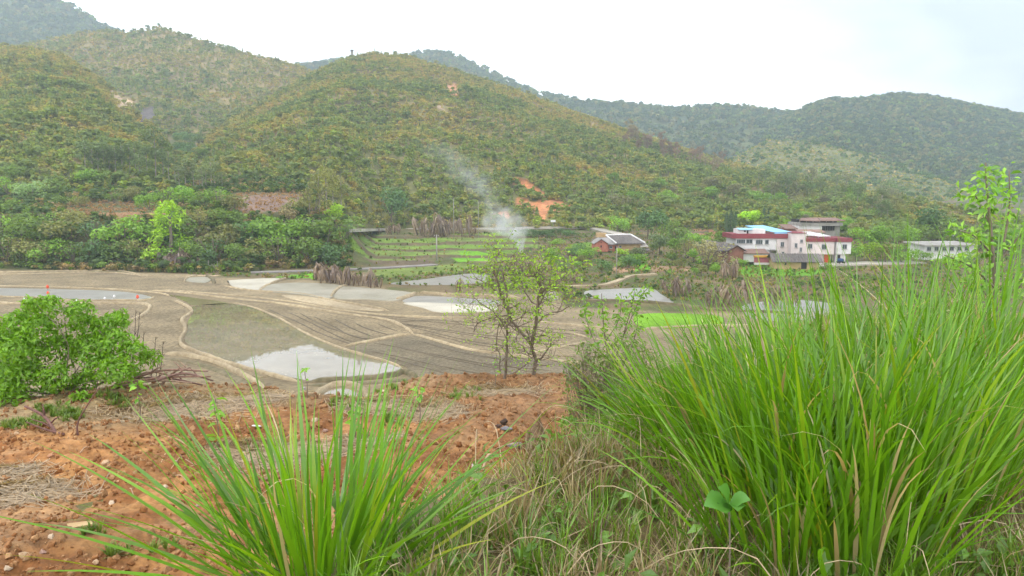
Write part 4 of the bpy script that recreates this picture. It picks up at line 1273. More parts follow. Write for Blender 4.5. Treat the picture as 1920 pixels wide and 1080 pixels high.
def put(kind, px, py, hpx, colr, label, group=None, w=1.0, name=None, cat=None, at=None):
    P = hit(px, py) if at is None else np.array(at, float)
    H = hpx * P[1] / F
    tm, cm = TM[kind][rt_.integers(len(TM[kind]))]
    e = empty(name or {'bush': 'bush', 'thin': 'bush', 'euc': 'slender_tree', 'cypress': 'conifer_tree', 'vine': 'creeper_tree', 'round': 'broadleaf_tree'}[kind], tuple(P), rt_.uniform(0, 6.28), label, cat or ('bush' if kind in ('bush', 'thin') else 'tree'), group)
    e.scale = (H * w, H * w, H)
    link('trunk', tm, e)
    c = np.clip(np.asarray(colr) * rt_.uniform(.85, 1.15), 0, 1)
    link('crown', cm, e, color=tuple(c))
    return e


LG, MG, OG, DG, YG, BG = C(.15, .27, .025), C(.12, .19, .03), C(.18, .19, .055), C(.055, .105, .03), C(.25, .40, .015), C(.26, .22, .11)
# thicket on the far bank
ORD = 'first second third fourth fifth sixth seventh eighth ninth tenth eleventh twelfth thirteenth fourteenth fifteenth sixteenth'.split()
g1 = 'bushes in the thicket on the far bank'
for i in range(15):
    px = 12 + i * 43 + rt_.uniform(-9, 9)
    put('bush' if i % 3 else 'thin', px, 492 + rt_.uniform(-5, 5), rt_.uniform(44, 62), [MG, OG, LG, MG, DG * 1.4][i % 5], ORD[i] + ' bush from the left along the foot of the far bank', g1, 1.35)
for i in range(14):
    px = -5 + i * 47 + rt_.uniform(-10, 10)
    put('bush' if i % 4 else 'thin', px, 462 + rt_.uniform(-6, 6), rt_.uniform(48, 68), [LG, MG, MG, OG, DG * 1.5, LG][i % 6], ORD[i] + ' dense bush from the left halfway up the far bank', g1, 1.4)
for i in range(13):
    px = -5 + i * 48 + rt_.uniform(-10, 10)
    lowr = 140 < px < 300 or 430 < px < 575
    if lowr: continue
    put('bush' if i % 2 else 'thin', px, 430 + rt_.uniform(-5, 5), rt_.uniform(34, 50), [OG, MG, LG, OG, MG][i % 5], ORD[i] + ' olive bush from the left along the top of the far bank', g1, 1.5)
for i, (px, py, h, cc) in enumerate([(20, 372, 50, LG), (60, 375, 40, C(.2, .3, .12)), (100, 368, 40, MG), (135, 350, 32, YG * .8), (165, 352, 38, LG), (30, 340, 36, MG), (75, 338, 30, OG), (110, 390, 26, MG), (150, 388, 26, OG), (215, 384, 26, MG), (250, 378, 34, OG), (280, 392, 34, LG), (310, 385, 38, LG), (345, 388, 44, LG), (380, 390, 40, MG), (412, 392, 44, LG), (440, 396, 40, OG), (10, 398, 30, MG), (235, 345, 30, BG), (200, 350, 34, MG), (560, 400, 40, OG), (588, 404, 56, OG), (540, 415, 30, BG)]):
    put('bush' if i % 3 else 'thin', px, py, h, cc, 'bush scattered on the terrace above the far bank', 'bushes on the upper terrace', 1.3)
put('vine', 322, 492, 112, YG, 'bright yellow green creeper clad tree rising from the thicket', None, 1.25)
put('round', 628, 424, 44, YG, 'bright lime green tree at the end of the bank', None, 1.0)
put('thin', 652, 452, 40, DG * 1.5, 'small dark shrub where the bank meets the terraces', None, .8)
put('round', 735, 428, 78, DG * 1.3, 'tall dark rounded tree above the far road', None, .95)
for i, (px, h) in enumerate([(600, 80), (612, 92), (625, 86), (580, 66), (640, 70)]):
    put('euc', px, 404, h, OG, 'slim pale stemmed tree in the small stand beside the bare plot', 'slim trees beside the bare plot', .95)
for i, (px, py, h) in enumerate([(292, 345, 108), (276, 344, 70), (306, 346, 92), (318, 348, 70), (262, 345, 60), (330, 350, 62)]):
    put('euc', px, py, h, C(.12, .17, .06), 'tall slender tree in the tallest stand above the terrace', 'tallest stand of slender trees', 1.1)
for i in range(9):
    put('euc', 160 + i * 12 + rt_.uniform(-4, 4), 332 + rt_.uniform(-4, 6), rt_.uniform(52, 72), C(.11, .155, .055), 'slender tree in the wide stand under the tawny spur', 'wide stand of slender trees', 1.4)
for i in range(10):
    put('euc', 335 + i * 9 + rt_.uniform(-4, 4), 356 + rt_.uniform(-6, 6), rt_.uniform(36, 58), C(.14, .18, .07), 'young slender tree between the stand and the bare plot', 'young slender trees above the terrace', 1.4)

for i in range(22):
    put('round' if i % 3 else 'bush', 318 + rt_.uniform(0, 85), 262 + rt_.uniform(0, 42), rt_.uniform(14, 24), [DG * 1.6, MG, OG][i % 3], 'dark tree packed into the notch between the spur and the broad hill', 'trees in the notch between the hills', 1.4)
# trees on the right end of the broad hill and its foot
g = 'slender trees along the hill shoulder'
for i in range(42):
    px = 1420 + rt_.uniform(0, 262)
    top = np.interp(px, [1420, 1500, 1600, 1680], [316, 326, 340, 372])
    put('euc', px, top + 24 + rt_.uniform(-2, 34), rt_.uniform(30, 46), [C(.1, .15, .05), C(.13, .17, .06), C(.16, .17, .08)][i % 3], 'slender tree in the line along the shoulder of the broad hill', g, 1.5)
g = 'bare reddish trees on the skyline'
for i in range(46):
    px = 1165 + rt_.uniform(0, 190)
    sk = np.interp(px, [1160, 1250, 1330, 1360], [242, 272, 297, 306])
    put('euc', px, sk + rt_.uniform(8, 34), rt_.uniform(20, 34), [C(.2, .13, .09), C(.16, .11, .08), C(.2, .17, .1)][i % 3], 'thin reddish brown tree in the bare stand on the ridge', g, 1.3)
g = 'mixed trees on the lower hill slope'
for i in range(70):
    px = 1130 + rt_.uniform(0, 560); py = rt_.uniform(352, 412) + (8 if px > 1400 else 0)
    put(['round', 'bush', 'thin', 'round'][i % 4], px, py, rt_.uniform(18, 34), [MG, OG, C(.16, .16, .08), LG, OG * .9][i % 5], 'small mixed tree on the lower slope above the village', g, 1.25)
put('round', 1152, 352, 32, LG * .8, 'vivid green tree standing alone on the lower slope', None, 1.1)
put('bush', 1158, 434, 32, LG * 1.15, 'large round bright green bush beside the sloping lane', None, 1.25)
put('round', 1402, 426, 36, YG * 1.2, 'lime yellow tree behind the white house', None, 1.4)
put('round', 1418, 426, 30, YG * .9, 'duller lime tree leaning on the lime yellow tree', None, 1.2)
for i, (px, h) in enumerate([(1362, 40), (1370, 46), (1378, 40), (1432, 34), (1440, 30)]):
    put('cypress', px, 438 if px < 1400 else 422, h, DG, 'dark narrow conifer beside the white house' if px < 1400 else 'dark conifer behind the blue roof', 'dark conifers by the white house' if px < 1400 else 'dark conifers behind the blue roof', 1.0)
put('bush', 1470, 428, 22, LG, 'spreading green bush behind the blue sheet roof', None, 2.2)
put('round', 1215, 448, 62, DG * 1.2, 'tallest dark green tree behind the brick farmhouse', None, 1.0)
put('round', 1240, 452, 58, DG * 1.4, 'dark green tree next to the tallest one behind the farmhouse', None, 1.1)
put('bush', 1265, 455, 50, MG, 'bushy green tree to the east of the dark farmhouse trees', None, 1.1)
put('round', 1236, 478, 46, C(.12, .17, .07), 'grey green tree at the corner of the farmhouse', None, 1.1)
put('round', 1268, 480, 40, LG * .9, 'yellowish fruit tree beyond the farmhouse', None, 1.2)
put('thin', 1290, 484, 42, OG, 'loose olive bush beside the low brick house', None, 1.2)
put('thin', 1322, 506, 66, C(.2, .19, .09), 'big bare olive thicket in front of the low brick house', None, 1.3)
put('thin', 1345, 505, 50, C(.21, .2, .1), 'bare olive thicket beside the big one', None, 1.3)
put('round', 1194, 494, 36, C(.13, .16, .07), 'small umbrella shaped tree in front of the farmhouse', None, 1.2)
put('bush', 1168, 480, 18, YG, 'small bright bush under the farmhouse wall', None, 1.5)
put('bush', 1098, 482, 24, MG, 'rounded green fruit tree before the farmhouse', None, 1.4)
put('bush', 1129, 512, 30, C(.1, .19, .05), 'dark leafy bush over a small white hollow', None, 1.1)
put('bush', 1043, 459, 14, LG, 'low flat bright bush beyond the smoke', None, 2.0)
put('bush', 1075, 470, 16, YG * .8, 'low yellow green bush near the fruit tree', None, 1.8)
put('round', 1034, 510, 50, LG * .9, 'feathery bright green tree behind the withered stalks', None, .95)
put('thin', 1058, 492, 20, DG * 1.3, 'dark low bush behind the feathery tree', None, 1.6)
put('thin', 990, 476, 16, DG * 1.2, 'small dark bush beside the smoking fire', None, 1.0)
for i in range(9):
    put('bush', 985 + i * 11, 442 + rt_.uniform(-2, 3), rt_.uniform(11, 16), DG * 1.3, ORD[i] + ' dark bush from the left in the row under the far road', 'row of dark bushes under the far road', 1.6)
g = 'green trees east of the pink house'
for i, (px, py, h, cc) in enumerate([(1620, 470, 50, LG), (1650, 468, 56, LG), (1680, 462, 52, MG), (1700, 470, 46, LG), (1630, 490, 42, YG * .7), (1660, 492, 40, OG), (1690, 492, 44, LG), (1610, 452, 40, OG), (1720, 460, 44, MG), (1750, 456, 70, DG * 1.4), (1764, 458, 60, MG), (1735, 450, 40, OG), (1850, 470, 50, MG), (1880, 480, 60, LG), (1905, 470, 60, MG)]):
    put('round' if i % 2 else 'bush', px, py, h, cc, 'leafy tree in the grove beyond the pink house', g, 1.3)

g = 'green shrubs between the farmhouse and the village'
for i in range(36):
    px, py = rt_.uniform(1050, 1372), rt_.uniform(452, 520)
    if 1108 < px < 1222 and py < 492: continue
    put(['bush', 'round', 'thin'][i % 3], px, py, rt_.uniform(14, 30), [LG, MG, OG, LG, DG * 1.6][i % 5], 'green shrub dotted over the plots between the farmhouse and the village', g, 1.3)
for i, (px, py, h, lab) in enumerate([(1386, 500, 18, 'low bush at the corner of the white shed'), (1552, 505, 16, 'low bush in front of the red door'), (1604, 492, 34, 'leafy tree hugging the end of the pink house'), (1478, 440, 30, 'tree squeezed between the blue roof and the back house'), (1590, 446, 40, 'tree beside the old loft house'), (1350, 470, 40, 'tree behind the low brick house'), (1726, 492, 26, 'bush at the near corner of the row house'), (1775, 496, 24, 'bush below the windows of the row house'), (1815, 497, 28, 'bush in front of the far end of the row house')]):
    put('round' if h > 28 else 'bush', px, py, h, [LG, MG, LG, YG * .7][i % 4], lab, None, 1.3)

# withered stalk clumps (dead banana like plants)
def withered(seed):
    r = np.random.default_rng(seed)
    Ls = []
    vv = []
    st = tube([(0, 0, -.05), (.02, 0, .4), (r.uniform(-.05, .05), r.uniform(-.05, .05), .8)], [.035, .03, .018], 5)
    for i in range(20):
        a = r.uniform(0, 6.283); z = r.uniform(.3, .85); out = r.uniform(.08, .26); rise = r.uniform(.02, .2); dr = r.uniform(.15, .55)
        d = np.array([math.cos(a), math.sin(a), 0]); sd = np.array([-d[1], d[0], 0]) * r.uniform(.02, .045)
        p = [np.array([0, 0, z]), d * out * .5 + [0, 0, z + rise], d * out + [0, 0, z + rise * .3 - dr * .3], d * out * 1.05 + [0, 0, max(.02, z - dr)]]
        v = []
        for k, q in enumerate(p): v += [q - sd * (1 if k in (1, 2) else .4), q + sd * (1 if k in (1, 2) else .4)]
        Ls.append((np.array(v), [(0, 1, 3, 2), (2, 3, 5, 4), (4, 5, 7, 6)]))
        vv += [r.uniform(.6, 1.4)] * 8
    lv, lf = cat4(Ls)
    return mk_mesh('stem', *st, M['stick'], smooth=True), mk_mesh('dry_leaves', lv, lf, M['leaf_o'], attrs={'v': ('FLOAT', vv)})


WM = [withered(700 + i) for i in range(6)]


def wither(px, py, hpx, label, group, w=1.0):
    P = hit(px, py); H = hpx * P[1] / F
    s_, l_ = WM[rt_.integers(len(WM))]
    e = empty('withered_plant', tuple(P), rt_.uniform(0, 6.28), label, 'plant', group)
    H *= rt_.uniform(.65, 1.2); w *= rt_.uniform(.7, 1.1)
    e.rotation_euler = (rt_.normal(0, .16), rt_.normal(0, .16), rt_.uniform(0, 6.28))
    e.scale = (H * w, H * w, H)
    c = np.array([C(.20, .15, .12), C(.24, .185, .145), C(.15, .11, .09)][rt_.integers(3)])
    link('stem', s_, e, color=(.22, .16, .12)); link('dry_leaves', l_, e, color=tuple(c))


for i in range(34):
    t = i / 33
    wither(593 + t * 118 + rt_.uniform(-3, 3), 527 + t * 12 + rt_.uniform(-3, 3), rt_.uniform(30, 44) * (1 - .35 * t), 'withered brown stalk plant in the screen beside the silt beds', 'screen of withered plants by the silt beds', 1.1)
for i in range(26):
    wither(782 + rt_.uniform(0, 110), 441 + rt_.uniform(-3, 4), rt_.uniform(26, 42), 'withered brown stalk plant in the row under the far road', 'row of withered plants under the far road', 1.0)
for i in range(8):
    wither(708 + rt_.uniform(0, 52), 438 + rt_.uniform(-2, 3), rt_.uniform(13, 20), 'short withered plant on the roadside terrace', 'short withered plants by the road', 1.2)
for i in range(16):
    wither(958 + rt_.uniform(0, 52), 508 + rt_.uniform(-5, 6), rt_.uniform(24, 36), 'pinkish withered plant in the clump before the smoke', 'withered clump before the smoke', 1.3)
for i in range(16):
    wither(300 + rt_.uniform(0, 78), 501 + rt_.uniform(-4, 4), rt_.uniform(26, 38), 'withered grey plant piled at the foot of the creeper tree', 'withered plants under the creeper tree', 1.3)
wither(862, 552, 30, 'single withered plant on the bank of the flooded field', None, 1.3)
wither(838, 550, 14, 'tiny withered tuft beside the flooded field', None, 1.3)
for i in range(3): wither(1072 + i * 5, 531, 24, 'thin withered plant near the footpath start', 'withered plants at the footpath', 1.0)
for i in range(8): wither(1252 + rt_.uniform(0, 38), 553 + rt_.uniform(-4, 4), rt_.uniform(26, 38), 'withered plant on the weedy bank above the seedling bed', 'withered plants on the weedy bank', 1.1)
for i in range(22): wither(1300 + rt_.uniform(0, 200), 578 + rt_.uniform(-8, 4), rt_.uniform(32, 48), 'withered drooping plant in the big clump behind the tall grass', 'big withered clump behind the tall grass', 1.1)
for i in range(8): wither(1350 + rt_.uniform(0, 36), 520 + rt_.uniform(-4, 4), rt_.uniform(30, 44), 'withered plant beside the bare olive thicket', 'withered plants by the olive thicket', 1.0)

# ------------------------------------------------------------------ small things of the valley
def pole(label, px, py, top, rad, mat='concrete', arm=False):
    P = hit(px, py); H = (py - top) * P[1] / F
    e = empty('utility_pole', tuple(P), 0, label, 'pole')
    ob('post', *tube([(0, 0, -.4), (0, 0, H * .5), (0, 0, H)], [rad, rad * .85, rad * .7], 8), M[mat], parent=e, smooth=True)
    if arm:
        ob('crossarm', *boxv(-.6, .6, -.05, .05, H - .45, H - .33), M['dark'], parent=e)
        for k in (-.5, 0, .5): ob('insulator', *tube([(k, 0, H - .33), (k, 0, H - .26), (k, 0, H - .16)], [.05, .07, .03], 6), M['white_pl'], parent=e)


pole('pale concrete utility pole on the green terraces', 819, 489, 440, .17, arm=True)
pole('thin weathered pole below the brick farmhouse', 1156, 516, 462, .09)
pole('tall pale pole standing before the broad hill', 897, 446, 378, .1)
pole('slim pale pole above the withered row', 851, 446, 372, .1)

P = hit(399, 510)
e = empty('wooden_tripod', tuple(P), 0, 'rough tripod of pale poles at the field edge', 'tripod')
for a, b in (((-1.1, 0, 0), (-.9, .2, 2.6)), ((-.6, .3, 0), (.5, -.1, 1.9)), ((.9, 0, 0), (-.2, .1, 1.8)), ((1.2, .1, 0), (1.1, 0, 2.4)), ((-1.5, .1, 1.4), (.9, .1, 1.3))):
    ob('leg', *tube([a, (np.array(a) + b) / 2, b], .06, 5), M['bark_pale'], parent=e)

for i, (px, py, top, lab) in enumerate([(90, 553, 536, 'pair of orange bags on a stake in the long grey field'), (258, 562, 552, 'orange bag on a stake at the tip of the grey field')]):
    P = on_z(px, py, 0.05); H = (py - top) * P[1] / F
    e = empty('field_marker', tuple(P), 0, lab, 'marker')
    ob('stake', *tube([(0, 0, -.2), (0, 0, H * .5), (.02, 0, H)], .03, 5), M['bark'], parent=e)
    for z in ([H * .25, H * .95] if i == 0 else [H * .6]):
        r = np.random.default_rng(i)
        v, f = tube([(0, 0, z - .32), (0, 0, z - .2), (.03, 0, z), (0, 0, z + .2), (.02, 0, z + .3)], [.06, .19, .22, .15, .04], 9)
        ob('bag', v + r.normal(size=v.shape) * .03, f, M['orange'], parent=e, smooth=True)
for i, (px, py, top) in enumerate([(45, 572, 557), (195, 563, 557), (213, 563, 553), (143, 567, 561)]):
    P = on_z(px, py, 0.05); H = (py - top) * P[1] / F
    e = empty('field_flag', tuple(P), 0, ['white flag on the lone stake of the brown field', 'low white flag beside the taller one at the pond wall', 'taller white flag on a stake at the pond wall', 'white flag peeping over the leafy bush'][i], 'flag')
    ob('stake', *tube([(0, 0, -.2), (0, 0, H * .5), (0, 0, H)], .025, 5), M['bark'], parent=e)
    ob('cloth', *cat4([tube([(.0, 0, H - .5), (.12, .02, H - .3), (.14, 0, H - .1), (.02, 0, H)], [.04, .2, .17, .04], 7)]), M['white_pl'], parent=e, smooth=True)

# marker and little trees on the skyline
def skyline(px, py, hpx, k, lab, nm='skyline_tree'):
    h = HILLS[k]
    D = float(np.interp(px, *h['_D'])); x = (px - 960) / (F * CP) * D
    z = float(hillz(h, np.array([x]), np.array([D]))[0])
    return (x, D, z)


P = skyline(670, 110, 10, 'main', '')
e = empty('hilltop_marker', P, 0, 'small grey survey tower on the summit of the broad hill', 'tower')
ob('shaft', *tube([(0, 0, -1), (0, 0, 3), (0, 0, 7)], [1.5, 1.4, 1.2], 8), M['concrete'], parent=e)
ob('cap', *tube([(0, 0, 7), (0, 0, 7.4), (0, 0, 8.4)], [1.8, 1.8, .6], 8), M['dark'], parent=e)
for i, (px, h_) in enumerate([(258, 8), (272, 8), (302, 11), (323, 9), (343, 7), (415, 6), (457, 7), (480, 6)]):
    put('round', px, 0, h_ * 1.0, DG * 1.6, 'tiny dark tree on the skyline of the hill with the landslip', 'tiny skyline trees', 1.1, at=skyline(px, 0, 0, 'left', ''))
for i, (px, h_) in enumerate([(716, 8), (770, 9), (822, 12), (735, 6)]):
    put('round', px, 0, h_ * .9, OG, 'tiny tree on the summit ridge of the broad hill', 'tiny summit trees', 1.2, at=skyline(px, 0, 0, 'main', ''))

# weedy cover of the valley margins: tufts and low shrubs
r = np.random.default_rng(1234)
n = 26000
a = r.uniform(-120, 2040, n); yy = r.uniform(128, 305, n)
x = (a - 960) / (F * CP) * yy
z = zg(x, yy)
a, b = proj(x, yy, z)
lim = np.interp(a, [-500, 0, 300, 400, 420, 700, 740, 1050, 1060, 1250, 2500], [503, 505, 512, 518, 520, 530, 548, 552, 575, 585, 600])
ok = (b < lim - 1)
FREE = [[(730, 532), (800, 523), (880, 513), (918, 517), (905, 530), (830, 534)], [(1090, 548), (1130, 541), (1215, 538), (1240, 550), (1265, 570), (1200, 569), (1130, 563)], [(1395, 572), (1480, 562), (1560, 570), (1570, 592), (1500, 603), (1410, 596)],
        [(1190, 585), (1350, 588), (1352, 614), (1190, 616)], [(470, 516), (815, 501), (815, 493), (470, 508)], [(1055, 543), (1135, 540), (1235, 520), (1230, 512), (1130, 532), (1055, 535)], [(1370, 440), (1600, 440), (1600, 497), (1370, 494)], [(1110, 447), (1205, 447), (1205, 472), (1110, 472)], [(425, 520), (990, 545), (990, 590), (425, 548)],
        [(1500, 492), (1720, 488), (1720, 498), (1500, 506)], [(1725, 455), (1835, 455), (1835, 490), (1725, 490)], [(630, 425), (1120, 421), (1190, 447), (1170, 450), (1090, 434), (630, 440)], [(835, 462), (920, 470), (920, 492), (835, 492)]]
for pl in FREE: ok &= ~inpoly(a, b, pl)
ok &= ~(inpoly(a, b, [(660, 440), (1000, 440), (1000, 478), (920, 500), (680, 524), (660, 470)]) & (r.uniform(size=n) < .8))
x, yy, z, a, b = x[ok], yy[ok], z[ok], a[ok], b[ok]
n = len(x)
n1 = fbm(x * .06, yy * .06, 3, 44)
left = (a < 660) & (yy > 175)
ti, tint = pick(r, n, [C(.15, .24, .035), C(.22, .2, .07), C(.3, .23, .12), C(.08, .13, .035)], np.stack([.5 + (n1 > .5) * .6, .5 + 0 * x, .35 + (n1 < .45) * .5, .2 + left * .5], 1))
tint *= r.uniform(.75, 1.3, (n, 1))
strip_ = inpoly(a, b, [(120, 380), (320, 380), (320, 412), (120, 412)]) | inpoly(a, b, [(430, 362), (572, 362), (572, 402), (430, 402)])
tint[strip_] = C(.34, .22, .12) * r.uniform(.8, 1.2, (int(strip_.sum()), 1))
size = np.where(left & ~strip_, r.uniform(.7, 2.2, n), r.uniform(.25, .8, n)) * np.where(ti == 3, 1.5, 1)
wh = np.where(left | (ti == 3), r.choice([0, 1, 2, 3, 6, 7], n), r.choice([6, 7, 6, 7, 0], n))
scatter('undergrowth', 'weeds and low shrubs over the valley margins', 'weeds', PB + PC + PT, np.stack([x, yy, z - .05], 1), np.stack([0 * x, 0 * x, r.uniform(0, 6.28, n)], 1), size, wh, tint, M['leaf_i'])

B = Bld('dark blue covered handcart parked in the yard', 192, 1577, 494, name='covered_cart', cat='cart')
vv_, ff_ = tube([(-.9, 0, .35), (-.85, 0, .4), (-.2, 0, .42), (.5, 0, .4), (.7, 0, .35)], [.1, .5, .6, .5, .12], 10)
ob('tarp', vv_ * [1, .9, .9] + [0, 0, .35], ff_, M['blue_tarp'], parent=B.e, smooth=True)
ob('tray', *boxv(-.9, .8, -.45, .45, .3, .5), M['dark'], parent=B.e)
for wx in (-.55, .55):
    for wy in (-.5, .5):
        ob('wheel', *tube([(wx, wy - .05, .25), (wx, wy, .25), (wx, wy + .05, .25)], [.24, .26, .24], 12), M['dark'], parent=B.e)
B = Bld('small white signboard beside the far road', 296, 1037, 421, name='sign_board', cat='sign')
ob('board', *boxv(-.9, .9, -.05, .05, .9, 1.7), M['white_pl'], parent=B.e); ob('post', *boxv(-.06, .06, .055, .15, -.8, .9), M['concrete'], parent=B.e)
B = Bld('white boundary post in the field below the farmhouse', 214, 1224, 497, name='boundary_post', cat='post')
ob('shaft', *tube([(0, 0, -.4), (0, 0, .3), (0, 0, .95)], [.16, .15, .13], 8), M['white_pl'], parent=B.e); ob('cap', *tube([(0, 0, .952), (0, 0, 1.0), (0, 0, 1.12)], [.19, .19, .04], 8), M['white_pl'], parent=B.e)

# white rubble near the footbridge
for i in range(9):
    P = hit(1015 + r.uniform(0, 40), 556 + r.uniform(-4, 8))
    v, f = tube([(0, 0, -.2), (0, 0, .15), (.05, 0, .5), (0, .05, .7)], [.35, .5, .42, .12], 7)
    v = v + r.normal(size=v.shape) * .07
    o = ob('boulder', v, f, M['road'], loc=tuple(P), scale=(r.uniform(.6, 1.2),) * 3, rot=(0, 0, r.uniform(0, 6)))
    tagit(o, 'pale boulder in the rubble behind the leafy tree', 'boulder', 'pale boulders behind the leafy tree')

# ------------------------------------------------------------------ smoke from the field fire
def smoke():
    b = hit(975, 474)
    m, t, out = newmat('smoke_volume')
    tc = N(t, 'ShaderNodeTexCoord')
    sx = N(t, 'ShaderNodeSeparateXYZ'); L(t, tc.outputs['Object'], sx.inputs[0])
    k = b[1] / F
    pts = [(0, 0), (15, 0), (30, -8), (45, -28), (60, -34), (75, -36), (90, -52), (120, -74), (150, -100), (185, -140), (215, -185)]
    rad = [(0, 5), (15, 10), (30, 24), (45, 46), (60, 50), (75, 38), (90, 34), (120, 40), (150, 46), (185, 48), (215, 40)]
    den = [(0, 1.0), (15, .75), (30, .22), (45, .075), (60, .06), (75, .04), (90, .024), (120, .022), (150, .014), (185, .009), (215, .0)]
    H = 215 * k

    def curve(P, lo, hi):
        mr = N(t, 'ShaderNodeMapRange'); mr.inputs['From Max'].default_value = H
        L(t, sx.outputs['Z'], mr.inputs['Value'])
        c = N(t, 'ShaderNodeFloatCurve')
        cv = c.mapping.curves[0]
        q = [(p[0] / 215, (p[1] - lo) / (hi - lo)) for p in P]
        cv.points[0].location = q[0]; cv.points[1].location = q[-1]
        for w in q[1:-1]: cv.points.new(*w)
        c.mapping.update()
        L(t, mr.outputs['Result'], c.inputs['Value'])
        m2 = N(t, 'ShaderNodeMapRange'); m2.inputs['To Min'].default_value = lo; m2.inputs['To Max'].default_value = hi
        L(t, c.outputs[0], m2.inputs['Value'])
        return m2.outputs['Result']
    xc = math_n(t, 'MULTIPLY', curve(pts, -190, 10), k)
    rc = math_n(t, 'MULTIPLY', curve(rad, 0, 56), k)
    dc = curve(den, 0, 1)
    n1 = N(t, 'ShaderNodeTexNoise', Scale=.22, Detail=5, Roughness=.6); L(t, tc.outputs['Object'], n1.inputs['Vector'])
    warp = math_n(t, 'MULTIPLY', math_n(t, 'SUBTRACT', n1.outputs['Fac'], .5), 9.0)
    dx = math_n(t, 'ADD', math_n(t, 'SUBTRACT', sx.outputs['X'], xc), math_n(t, 'MULTIPLY', warp, math_n(t, 'DIVIDE', rc, 4.5)))
    d2 = math_n(t, 'SQRT', math_n(t, 'ADD', math_n(t, 'MULTIPLY', dx, dx), math_n(t, 'MULTIPLY', sx.outputs['Y'], sx.outputs['Y'])))
    f = math_n(t, 'SUBTRACT', 1.0, math_n(t, 'DIVIDE', d2, rc))
    f = math_n(t, 'MAXIMUM', f, 0.0)
    n2 = N(t, 'ShaderNodeTexNoise', Scale=.35, Detail=6, Roughness=.62); L(t, tc.outputs['Object'], n2.inputs['Vector'])
    mr = N(t, 'ShaderNodeMapRange'); mr.inputs['From Min'].default_value = .42; mr.inputs['From Max'].default_value = .68; L(t, n2.outputs['Fac'], mr.inputs['Value'])
    f = math_n(t, 'MULTIPLY', math_n(t, 'MULTIPLY', f, math_n(t, 'ADD', mr.outputs['Result'], .06)), dc)
    v = N(t, 'ShaderNodeVolumePrincipled'); v.inputs['Color'].default_value = (.93, .95, .97, 1)
    L(t, math_n(t, 'MULTIPLY', f, 6.0), v.inputs['Density'])
    L(t, v.outputs[0], out.inputs['Volume'])
    V, Fc = boxv(-235 * k, 30 * k, -8, 8, 0, H)
    o = ob('smoke', V, Fc, m, loc=tuple(b))
    tagit(o, 'thin white smoke drifting up from a field fire', 'smoke', kind='stuff')


smoke()

# ------------------------------------------------------------------ the red soil terrace
STRAW = [((520, 850), 1.05, .75), ((700, 765), .75, .5), ((800, 772), .75, .55), ((935, 728), .85, .55), ((40, 915), .75, .5), ((335, 765), 1.3, .7), ((690, 822), .5, .4), ((470, 748), 1.0, .5), ((20, 880), .5, .3)]
STRAWW = [(hit(*p), a, b) for p, a, b in STRAW]
gxs = np.arange(-12.6, 3.4, .055); gys = np.arange(6.4, 18.6, .055)
GX, GY = np.meshgrid(gxs, gys)


def soil_rel(x, y):
    lum = fbm(x * 1.3, y * 1.3, 3, 200) - .5
    fine = fbm(x * 5, y * 5, 4, 201, .6) - .5
    cr = np.abs(fbm(x * 2.6 + 9, y * 2.6, 3, 203) - .5) * 2
    return lum * .22 + fine * .13 - (1 - sst(0, .16, cr)) * .05 + .06 * np.sin(y * 1.9 + x * .3)


def zs(x, y): return zg(x, y) + soil_rel(np.asarray(x), np.asarray(y))


GZ = zs(GX, GY)
gp, gq = proj(GX, GY, GZ)
n1 = fbm(GX * .5, GY * .5, 4, 210); n2 = fbm(GX * 2.2, GY * 2.2, 4, 211)
RED, ORNG, BRN, TANS, GRS = C(.245, .104, .034), C(.375, .19, .07), C(.19, .12, .062), C(.33, .27, .18), C(.13, .16, .04)
sc1 = lerpc(RED, ORNG, sst(.35, .65, n2))
far = sst(800, 740, gq + (n1 - .5) * 90)
sc1 = lerpc(sc1, lerpc(BRN, C(.34, .19, .09), sst(.4, .6, n2)), far * .75)
sc1 = lerpc(sc1, C(.40, .27, .15), sst(.42, .66, fbm(GX * .9 + 4, GY * .9, 4, 215)) * .42)
rgt = sst(760, 960, gp) * sst(860, 780, gq + (n1 - .5) * 80)
sc1 = lerpc(sc1, C(.25, .13, .06), rgt * .7)
lf = sst(420, 180, gp) * sst(815, 785, gq + (n1 - .5) * 40)
sc1 = lerpc(sc1, lerpc(C(.27, .2, .11), GRS, sst(.5, .62, n1)), lf * .8)
midl = sst(640, 560, gp) * sst(775, 745, gq + (n1 - .5) * 30)
sc1 = lerpc(sc1, lerpc(C(.34, .25, .13), C(.24, .18, .09), n2), midl * .7)
for P, ra, rb in STRAWW:
    d = ((GX - P[0]) / ra) ** 2 + ((GY - P[1]) / rb) ** 2 + (n2 - .5) * 1.1
    sc1 = lerpc(sc1, TANS, sst(1.15, .6, d) * .7)
iy, ix = np.meshgrid(np.arange(len(gys) - 1), np.arange(len(gxs) - 1), indexing='ij')
q = iy * len(gxs) + ix
Fs = np.stack([q, q + 1, q + len(gxs) + 1, q + len(gxs)], -1).reshape(-1, 4)
keep = ((zg(GX, GY) < HC - 2.75)[:-1, :-1] & ((GY - np.interp(gp, *EDGE)) < 1.6)[:-1, :-1]).ravel()
o = ob('soil_terrace', np.stack([GX, GY, GZ], -1).reshape(-1, 3), Fs[keep], M['soil'], smooth=True, attrs={'Col': ('FLOAT_COLOR', np.concatenate([sc1, np.ones(sc1.shape[:2] + (1,))], -1).reshape(-1, 4))})
tagit(o, 'freshly dug orange red soil terrace below the bank', 'terrain', kind='structure')


